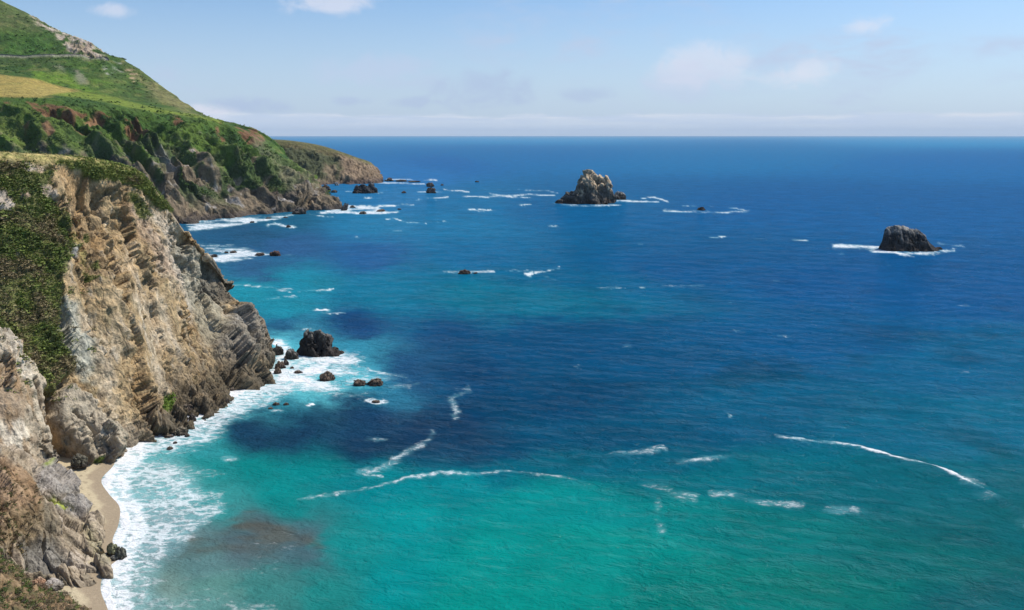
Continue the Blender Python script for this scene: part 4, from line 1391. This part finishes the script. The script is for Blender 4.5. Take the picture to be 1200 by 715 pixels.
# water scatters light back from below and mirrors the sky above it
m.node_tree.nodes.remove(b)
out = [n for n in m.node_tree.nodes if n.type == 'OUTPUT_MATERIAL'][0]
dif = t.n('ShaderNodeBsdfDiffuse')
glo = t.n('ShaderNodeBsdfGlossy')
glo.inputs['Roughness'].default_value = 0.07
fr = t.n('ShaderNodeFresnel')
fr.inputs['IOR'].default_value = 1.33
for nd_ in (dif, glo, fr):
    t.put(nd_.inputs['Normal'], nrm)
t.put(dif.inputs['Color'], colr)
refl = t.math('MULTIPLY', t.math('MULTIPLY', fr.outputs[0], 0.19), t.math('SUBTRACT', 1.0, fm))
mx = t.n('ShaderNodeMixShader')
t.put(mx.inputs[0], refl)
t.put(mx.inputs[1], dif.outputs[0])
t.put(mx.inputs[2], glo.outputs[0])
t.put(out.inputs[0], mx.outputs[0])
link('sea', me, m, kind='structure')

# ================================================================== ROCKS IN THE WATER AND ON THE SHORE
def ico(sub):
    t_ = (1 + 5 ** 0.5) / 2
    v_ = [(-1, t_, 0), (1, t_, 0), (-1, -t_, 0), (1, -t_, 0), (0, -1, t_), (0, 1, t_), (0, -1, -t_), (0, 1, -t_), (t_, 0, -1), (t_, 0, 1), (-t_, 0, -1), (-t_, 0, 1)]
    f_ = [(0, 11, 5), (0, 5, 1), (0, 1, 7), (0, 7, 10), (0, 10, 11), (1, 5, 9), (5, 11, 4), (11, 10, 2), (10, 7, 6), (7, 1, 8), (3, 9, 4), (3, 4, 2), (3, 2, 6), (3, 6, 8), (3, 8, 9), (4, 9, 5), (2, 4, 11), (6, 2, 10), (8, 6, 7), (9, 8, 1)]
    v_ = [np.array(x, float) / np.linalg.norm(x) for x in v_]
    for _ in range(sub):
        mid, nf = {}, []
        def mp(a, b_):
            k = (min(a, b_), max(a, b_))
            if k not in mid:
                x = v_[a] + v_[b_]
                v_.append(x / np.linalg.norm(x))
                mid[k] = len(v_) - 1
            return mid[k]
        for a, b_, c in f_:
            x, y, z_ = mp(a, b_), mp(b_, c), mp(c, a)
            nf += [(a, x, z_), (b_, y, x), (c, z_, y), (x, y, z_)]
        f_ = nf
    return np.array(v_), np.array(f_)


ICO = {s: ico(s) for s in (3, 4, 5)}


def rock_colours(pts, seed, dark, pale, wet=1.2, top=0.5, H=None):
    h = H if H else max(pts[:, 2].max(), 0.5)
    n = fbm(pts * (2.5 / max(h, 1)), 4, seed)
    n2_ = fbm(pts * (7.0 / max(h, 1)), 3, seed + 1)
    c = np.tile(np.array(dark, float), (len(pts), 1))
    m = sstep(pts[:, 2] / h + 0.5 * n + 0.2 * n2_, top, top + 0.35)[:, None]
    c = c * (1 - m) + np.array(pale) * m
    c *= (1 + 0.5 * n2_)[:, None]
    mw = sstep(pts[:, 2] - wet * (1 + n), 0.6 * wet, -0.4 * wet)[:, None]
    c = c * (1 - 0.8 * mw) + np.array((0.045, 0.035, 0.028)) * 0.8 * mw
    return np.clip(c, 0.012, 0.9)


def rock(px, py, wpx, hpx, label, group, seed, dark=(0.10, 0.08, 0.065), pale=(0.22, 0.18, 0.14), name='rock', depth=0.8, lean=0.0, sharp=1.0, base_z=0.0, mat=None, sub=4, cat='rock', top=0.55, wet=None):
    """a boulder whose waterline is centred at photo pixel (px, py)"""
    c = G(px, py, base_z)
    dist = np.linalg.norm(c - np.array([0, 0, CAM_H]))
    fwd = (c[1] * CT - (c[2] - CAM_H) * ST)
    W = wpx / FPX * fwd
    down = (CAM_H - c[2]) / dist
    Hh = max((hpx / FPX * fwd) / math.sqrt(max(1 - down * down, 0.05)) * 0.97 - 0.0, 0.3)
    v_, f_ = ICO[sub]
    rw = W / 2
    e = v_ * np.array([rw, rw * depth, Hh])
    # break the ball into facets
    sc_ = v_ * 1.25 + seed * 3.7
    _, _, fa_ = worley(sc_ * 1.0, seed)
    a1, a2, fb_ = worley(sc_ * 2.3, seed + 1)
    nf = fbm(sc_ * 2.2, 4, seed + 2, 0.6)
    rr = 1 + sharp * (0.30 * fa_ + 0.17 * fb_ + 0.13 * nf - 0.07 * sstep(a2 - a1, 0.1, 0))
    e *= rr[:, None]
    e[:, 0] += lean * e[:, 2]
    # fit exactly to the wanted width and height
    up = e[:, 2] > 0
    xs = e[up, 0]
    e[:, 0] = (e[:, 0] - (xs.max() + xs.min()) / 2) * (W / (xs.max() - xs.min()))
    e[:, 2] *= np.where(e[:, 2] > 0, Hh / e[:, 2].max(), 0.45)
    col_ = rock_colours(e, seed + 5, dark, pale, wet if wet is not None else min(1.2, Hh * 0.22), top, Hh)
    me_ = make_mesh(name, e, f_, col_, smooth=False if sub < 5 else True)
    c = c + np.array([0, rw * depth * 0.55, 0])
    return link(name, me_, mat or M_rock, label=label, cat=cat, group=group, loc=c)


def stack(outline, base_py, name, label, seed, depthf, dark, pale, mat, group=None, cat='sea stack', nx=150, ny=110, amp=1.0, wet=4.0, top=0.5):
    """a sea stack: crest heights along its length (photo pixels), with real thickness in depth"""
    xs = np.array([a[0] for a in outline], float)
    cxp = (xs[0] + xs[-1]) / 2
    c = G(cxp, base_py)
    fwd = c[1] * CT + CAM_H * ST
    s = fwd / FPX
    X = (xs - cxp) * s
    Z = np.array([max(base_py - a[1], 0) for a in outline]) * s * 0.98
    W = X[-1] - X[0]
    D = W * depthf
    u = np.linspace(-0.52, 0.52, nx)
    vv = np.linspace(-1.15, 1.15, ny)
    Ug, Vg = np.meshgrid(u * W, vv, indexing='ij')
    p0 = np.stack([Ug.ravel(), Vg.ravel() * D, np.zeros(Ug.size)], -1)
    sw_ = 3.2 / W
    wx = fbm(p0 * sw_ * 2, 4, seed) * W * 0.035
    n_ = fbm(p0 * sw_ * 1.2, 4, seed + 1)
    Xi = Ug.ravel() + wx * np.minimum(1, np.abs(Vg.ravel()) * 2)
    hc = np.interp(Xi, X + (xs[0] + xs[-1]) * 0, Z, left=0, right=0)
    # plan outline narrows to the ends
    half = np.sqrt(np.clip(1 - (2 * Ug.ravel() / W) ** 2, 0, 1)) ** 0.7
    a = np.abs(Vg.ravel() + 0.12 * n_) / np.maximum(half * (0.85 + 0.35 * n_), 0.05)
    prof_ = np.clip(1 - a ** 1.7, -0.25, 1)
    ribs = ridged(p0 * sw_ * np.array([3.0, 1.2, 1]), 3, seed + 2)
    z = hc * prof_ * (1 - 0.38 * sstep(a, 0.08, 0.5) * sstep(ribs, 0.75, 0.2)) - 2.5 * s * (prof_ < 0.02)
    z = np.where(prof_ <= 0, -3.0 * s + prof_ * 8 * s, z)
    q_ = np.stack([Ug.ravel(), Vg.ravel() * D * (0.8), z], -1)
    gq = q_.reshape(nx, ny, 3)
    nn_ = grid_normals(gq)
    if nn_[nx // 2, ny // 2, 2] < 0:
        nn_ = -nn_
    qd_ = dip(q_, (0.62, -0.2, -0.76), 0.55)
    wq_ = 0.25 * np.stack([n_, wx / W * 20, n_], -1)
    e1_, e2_, fa_ = worley(qd_ * (6.0 / W) + wq_, seed + 3)
    _, _, fb_ = worley(qd_ * (17.0 / W) + wq_, seed + 4)
    fn = fbm(q_ * (16.0 / W), 4, seed + 6, 0.6)
    q_ = q_ + nn_.reshape(-1, 3) * ((fa_ * 0.075 + fb_ * 0.020 + fn * 0.009 - 0.012 * sstep(e2_ - e1_, 0.10, 0.0)) * W * amp)[:, None]
    col_ = rock_colours(q_, seed + 5, dark, pale, wet, top, Z.max())
    fl_ = grid_normals(gq)[nx // 2, ny // 2, 2] < 0
    me_ = make_mesh(name, q_, grid_faces(nx, ny, fl_), col_, smooth=True)
    return link(name, me_, mat, label=label, cat=cat, group=group, loc=c + np.array([0, D * 0.55, 0]))


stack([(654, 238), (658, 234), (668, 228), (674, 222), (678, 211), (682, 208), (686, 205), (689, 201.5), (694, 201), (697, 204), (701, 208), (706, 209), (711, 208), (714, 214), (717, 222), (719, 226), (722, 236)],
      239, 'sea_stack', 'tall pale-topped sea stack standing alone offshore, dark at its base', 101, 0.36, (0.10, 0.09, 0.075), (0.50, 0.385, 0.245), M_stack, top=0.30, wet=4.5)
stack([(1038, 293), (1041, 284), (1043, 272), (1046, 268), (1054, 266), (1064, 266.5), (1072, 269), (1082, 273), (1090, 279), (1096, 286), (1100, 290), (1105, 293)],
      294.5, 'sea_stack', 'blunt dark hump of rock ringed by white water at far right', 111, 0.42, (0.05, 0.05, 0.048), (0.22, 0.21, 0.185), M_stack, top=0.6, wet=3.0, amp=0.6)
stack([(348, 415), (349, 404), (352, 397), (358, 391), (366, 388), (374, 389.5), (382, 394), (386, 398), (386, 408), (391, 412), (400, 416)],
      417.5, 'sea_rock', 'big dark square-shouldered rock in the surf off the headland tip', 121, 0.36, (0.06, 0.052, 0.045), (0.15, 0.14, 0.12), M_rock, cat='rock', top=0.7, wet=1.5)
stack([(412, 226), (414, 221), (418, 218), (424, 217), (428, 219.5), (431, 216.5), (436, 216), (439, 221), (441, 226)],
      226.5, 'sea_rock', 'low black double-humped rock in front of the far brown headland', 131, 0.40, (0.05, 0.052, 0.055), (0.09, 0.09, 0.09), M_stack, cat='rock', top=0.8, wet=3.0, nx=90, ny=70)

g_off = 'rocks standing offshore'
g_tip = 'boulders in the surf round the headland tip'
g_foot = 'boulders along the headland foot'
g_back = 'rocks in the bay behind the headland'
g_far = 'rocks off the far points'
DK = (0.07, 0.055, 0.045)
BR = (0.13, 0.09, 0.065)
rock(725, 234, 19, 10.5, 'small pale-capped rock touching the right side of the tall sea stack', g_off, 201, (0.075, 0.07, 0.06), (0.40, 0.38, 0.34), 'sea_rock', mat=M_stack, top=0.6, wet=2.5)
rock(822, 246.5, 11, 4.2, 'tiny dark rock in a long white wash right of the tall sea stack', g_off, 202, DK, BR, 'sea_rock', mat=M_stack)
rock(1101, 292.5, 8, 3, 'little toe of rock at the right end of the blunt dark hump', g_off, 203, DK, BR, 'sea_rock', mat=M_stack)
rock(544, 321, 15, 5, 'low black rock alone in white foam in the middle of the bay', g_off, 204, DK, BR, 'sea_rock')
rock(557, 321, 6, 2.2, 'tiny rock just right of the low black one in mid bay', g_off, 205, DK, BR, 'sea_rock')
rock(505, 226.5, 13, 7.5, 'pointed dark rock, nearer of the pair off the far headland', g_far, 206, (0.07, 0.06, 0.055), BR, 'sea_rock', mat=M_stack)
rock(504, 219, 10, 5.5, 'dark rounded rock, farther of the pair off the far headland', g_far, 207, DK, BR, 'sea_rock', mat=M_stack)
rock(518, 217.5, 4, 2, 'tiny dark rock just right of the offshore pair', g_far, 208, DK, BR, 'sea_rock', mat=M_stack, sub=3)
rock(473, 226.5, 6, 2.8, 'small black rock between the double-humped rock and the offshore pair', g_far, 209, DK, BR, 'sea_rock', mat=M_stack, sub=3)
rock(559, 213.5, 5, 1.6, 'farthest tiny rock, alone toward the open sea', g_far, 210, DK, BR, 'sea_rock', mat=M_stack, sub=3)
rock(381, 224, 13, 8, 'dark boulder at the mouth of the gap behind the hill toe', g_far, 211, DK, BR, 'sea_rock', mat=M_stack)
rock(391, 226, 8, 3.5, 'flat black rock right of the boulder in the gap', g_far, 212, DK, BR, 'sea_rock', mat=M_stack, sub=3)
rock(394, 217.5, 6, 4.5, 'pale grey boulder at the foot of the far headland', g_far, 213, (0.30, 0.29, 0.28), (0.45, 0.44, 0.42), 'sea_rock', mat=M_stack, sub=3)
rock(404, 247, 9, 9.5, 'leaning spike of rock standing in foam at the hill toe', g_far, 214, (0.09, 0.085, 0.08), (0.18, 0.16, 0.14), 'sea_rock', lean=0.4, mat=M_stack)
rock(413, 243.5, 7, 3, 'low brown rock just right of the leaning spike', g_far, 215, BR, (0.2, .15, .1), 'sea_rock', mat=M_stack, sub=3)
rock(425, 251, 9, 3.5, 'flat dark rock at the lower edge of the toe surf', g_far, 216, BR, (0.2, .15, .1), 'sea_rock', mat=M_stack, sub=3)
rock(446, 248, 11, 3.2, 'long flat brown rock in the middle of the toe surf', g_far, 217, BR, (0.2, .15, .1), 'sea_rock', mat=M_stack, sub=3)
rock(468, 245.8, 5, 1.8, 'tiny dark rock at the right end of the toe surf', g_far, 218, DK, BR, 'sea_rock', mat=M_stack, sub=3)
for k_, (x, y, w_, h_, lab) in enumerate([(456, 212.5, 12, 4.5, 'dark reef block nearest the far headland tip'), (470, 213, 14, 2.6, 'flat reef shelf, second block out from the far headland tip'),
                                          (485, 213.6, 16, 1.8, 'lowest reef shelf, outermost block off the far headland tip')]):
    rock(x, y, w_, h_, lab, 'reef off the far headland', 220 + k_, DK, BR, 'reef_rock', mat=M_stack, sub=3)
rock(350, 251, 17, 9, 'rounded brown boulder against the foot of the hill cliffs', g_back, 230, (0.10, .085, .07), (0.2, .16, .12), 'sea_rock', mat=M_stack)
rock(338, 266.5, 6, 3, 'small black rock in the little arc of foam under the hill cliffs', g_back, 231, DK, BR, 'sea_rock', mat=M_stack, sub=3)
rock(314, 256.2, 7, 1.8, 'flat black rock close under the hill cliffs', g_back, 232, DK, BR, 'sea_rock', mat=M_stack, sub=3)
rock(334, 255.5, 6, 1.6, 'flat black rock left of the rounded brown boulder', g_back, 233, DK, BR, 'sea_rock', mat=M_stack, sub=3)
rock(295, 261, 6, 2, 'dark rock in the white surf line under the hill cliffs', g_back, 234, DK, BR, 'sea_rock', mat=M_stack, sub=3)
rock(250, 301.5, 8, 3.5, 'black rock in the surf close to the headland back edge', g_back, 235, DK, BR, 'sea_rock', mat=M_stack, sub=3)
rock(265, 296.5, 5, 2, 'small rock, left one of two together in the back surf', g_back, 236, DK, BR, 'sea_rock', mat=M_stack, sub=3)
rock(273, 296.5, 8, 3, 'flat rock, right one of two together in the back surf', g_back, 237, DK, BR, 'sea_rock', mat=M_stack, sub=3)
rock(304, 299.5, 11, 3.2, 'long low black rock at the tail of the back surf', g_back, 238, DK, BR, 'sea_rock', mat=M_stack, sub=3)
rock(322, 300, 13, 6.5, 'reddish round boulder at the outer end of the back surf', g_back, 239, (0.10, 0.06, 0.045), (0.17, .10, .07), 'sea_rock', mat=M_stack)

tip = [(325, 416, 14, 13, 'dark boulder hard against the headland tip'), (341, 421, 17, 12, 'grey boulder between the headland tip and the big square rock'),
       (328, 432, 13, 9, 'brown wedge boulder below the headland tip'), (335, 428, 7, 9, 'small upright stone right of the brown wedge boulder'),
       (325, 438, 9, 7, 'squat brown stone nearest the tip rubble'), (342, 432, 5, 2.5, 'tiny stone in white water right of the upright stone'),
       (349, 437.5, 11, 3, 'flat stone just awash between the tip and the brown cone rock'), (383, 446, 19, 10.5, 'brown cone-shaped rock alone in pale surf'),
       (421, 452, 15, 7, 'low brown rock, left one of the outer pair'), (438, 452, 21, 8.5, 'brown ridge-backed rock, right one of the outer pair'),
       (323, 475, 9, 3.5, 'dark awash rock, left of two at the edge of the kelp'), (335, 475, 7, 2.8, 'dark awash rock, right of two at the edge of the kelp'),
       (440, 472, 10, 2.5, 'half-drowned rock in foam below the outer pair'), (317, 479.5, 6, 2, 'tiny awash rock left of the kelp edge pair')]
for k_, (x, y, w_, h_, lab) in enumerate(tip):
    rock(x, y, w_, h_, lab, g_tip, 260 + k_, BR if k_ in (2, 4, 7, 8, 9) else DK, (0.20, 0.145, 0.10) if k_ != 1 else (0.28, .25, .22), 'boulder', cat='boulder', sub=4 if w_ > 8 else 3, depth=0.7, sharp=0.8)
foot = [(217, 486, 17, 13, 'added dark block filling the bright mouth of the hollow above the pointed boulder'), (288, 446, 15, 9, 'brown boulder in the rubble under the dark buttress'), (283, 451, 15, 7, 'low dark boulder at the lower edge of the buttress rubble'),  # first block is added to cover bright foam inside the hollow
        (299, 447, 6, 5, 'small stone at the right end of the buttress rubble'), (272, 458, 6, 3.5, 'small dark stone in the surf below the rubble'),
        (266, 452, 9, 6, 'rounded stone on the left of the buttress rubble'), (252, 470, 18, 10, 'wedge of dark rock at the headland toe'),
        (262, 473, 13, 8, 'tip of dark rock reaching into the surf at the headland toe'), (225, 494, 9, 10, 'pointed boulder in the surf under the mossy patch'),
        (217, 493, 7, 6, 'dark stone just left of the pointed boulder'), (219, 512, 6, 3.5, 'small dark stone alone in surf below the pointed boulder'),
        (209, 510, 20, 9, 'olive boulder at the bottom of the mossy rock pile'), (187, 497, 13, 11, 'ochre boulder at the left of the mossy rock pile'),
        (198, 500, 13, 9, 'grey boulder beneath the mossy patch'), (175, 482, 15, 9, 'dark block wedged above the mossy rock pile'),
        (183, 510.5, 5, 2.8, 'left stone of the row awash under the rock pile'), (176, 517, 5, 3, 'lowest stone left of the row awash under the rock pile'),
        (198, 527, 8, 3.5, 'brown stone farthest out in the foam off the beach'), (205, 520, 5, 2.5, 'tiny stone between the rock pile and the outer brown stone'),
        (197, 513, 11, 3, 'foam-washed flat stone below the olive boulder'), (279, 441, 8, 6, 'tan stone high in the buttress rubble'), (296, 441, 8, 5, 'dark stone tucked under the buttress'),
        (236, 462, 12, 9, 'dark block in front of the sea cave'), (244, 478, 6, 3, 'little stone in white water under the toe wedge')]
for k_, (x, y, w_, h_, lab) in enumerate(foot):
    rock(x, y, w_, h_, lab, g_foot, 300 + k_, (0.12, 0.10, 0.07) if k_ in (1, 11, 12, 13, 14, 20) else DK, (0.27, 0.22, 0.15) if k_ in (11, 12, 13, 20) else (0.18, 0.14, 0.10), 'boulder', cat='boulder', sub=4 if w_ > 8 else 3, depth=0.75, sharp=0.85)
beach = [(66, 571, 32, 21, 'big round grey boulder at the head of the upper beach', 1.6), (140, 655, 14, 14, 'dark wet boulder at the seaward end of the ledge', 0.0), (131, 650, 15, 14, 'greenish boulder between the ledge and its seaward wet boulder', 0.3),
         (133, 657, 10, 6, 'low wet stone in front of the ledge end boulders', 0.0), (91, 545, 19, 12, 'dark rock in the mouth of the small cave by the beach', 1.8),
         (60, 690, 24, 8, 'flat pale slab lying on the lower beach', 1.0), (44, 686, 16, 8, 'rusty block on the lower beach beside the pale slab', 1.6)]
for k_, (x, y, w_, h_, lab, bz) in enumerate(beach):
    rock(x, y, w_, h_, lab, 'boulders at the beaches', 340 + k_, [(0.16, .145, .13), (0.09, .09, .07), (0.17, .17, .10), (0.09, .09, .08), (0.11, .10, .07), (0.33, .29, .24), (0.34, .20, .12), (0.19, .18, .165)][k_],
         [(0.26, .24, .215), (0.18, .17, .12), (0.27, .25, .15), (0.15, .14, .12), (0.17, .15, .11), (0.42, .37, .32), (0.42, .30, .2), (0.28, .26, .235)][k_], 'boulder', cat='boulder', base_z=bz, sharp=0.7, wet=0.3)

# ================================================================== one bush on the hill shoulder
bp_ = P(143, 70.5, 1208)
rngb = np.random.default_rng(3)
T = np.concatenate([t_ * np.array([3.4, 3.0, 3.0]) + np.array(o_) for t_, o_ in zip(clump_templates(3, 40, 8, 0.3), ((0, 0, 1.0), (2.6, 0.5, 0.5), (-2.2, 0, 0.4)))])
root = link('bush', None, None, label='lone dark bush on the hill shoulder where the road turns', cat='bush', loc=bp_)
ca_ = np.repeat(np.array((0.045, 0.065, 0.02)) * rngb.uniform(0.7, 1.3, (len(T) // 4, 1)), 4, axis=0)
link('foliage', make_mesh('foliage', T, np.arange(len(T)).reshape(-1, 4), ca_, smooth=False), M_leaf, parent=root)
ang_ = np.linspace(0, 2 * np.pi, 8)[:-1]
ring = np.stack([np.cos(ang_), np.sin(ang_), 0 * ang_], -1)
sv = np.concatenate([ring * 0.35 + np.array([0, 0, -2.0]), ring * 0.22 + np.array([0.1, 0, 0.3]), ring * 0.08 + np.array([0.3, 0, 2.2])])
sf = np.array([(a * 7 + k_, a * 7 + (k_ + 1) % 7, (a + 1) * 7 + (k_ + 1) % 7, (a + 1) * 7 + k_) for a in range(2) for k_ in range(7)])
link('stem', make_mesh('stem', sv, sf, np.tile((0.09, 0.07, 0.05), (len(sv), 1))), M_far, parent=root)

# ================================================================== sea air
hz = bpy.data.meshes.new('haze')
hv = [(x, y, z_) for x in (-62000, 62000) for y in (-62000, 62000) for z_ in (-12, 420)]
hz.from_pydata(hv, [], [(0, 1, 3, 2), (4, 6, 7, 5), (0, 4, 5, 1), (2, 3, 7, 6), (0, 2, 6, 4), (1, 5, 7, 3)])
hm = bpy.data.materials.new('sea_air')
hm.use_nodes = True
hm.node_tree.nodes.clear()
pv = hm.node_tree.nodes.new('ShaderNodeVolumePrincipled')
pv.inputs['Color'].default_value = (0.74, 0.88, 1.0, 1)
pv.inputs['Density'].default_value = 1.9e-5
ho = hm.node_tree.nodes.new('ShaderNodeOutputMaterial')
hm.node_tree.links.new(pv.outputs[0], ho.inputs['Volume'])
link('haze', hz, hm, kind='stuff')
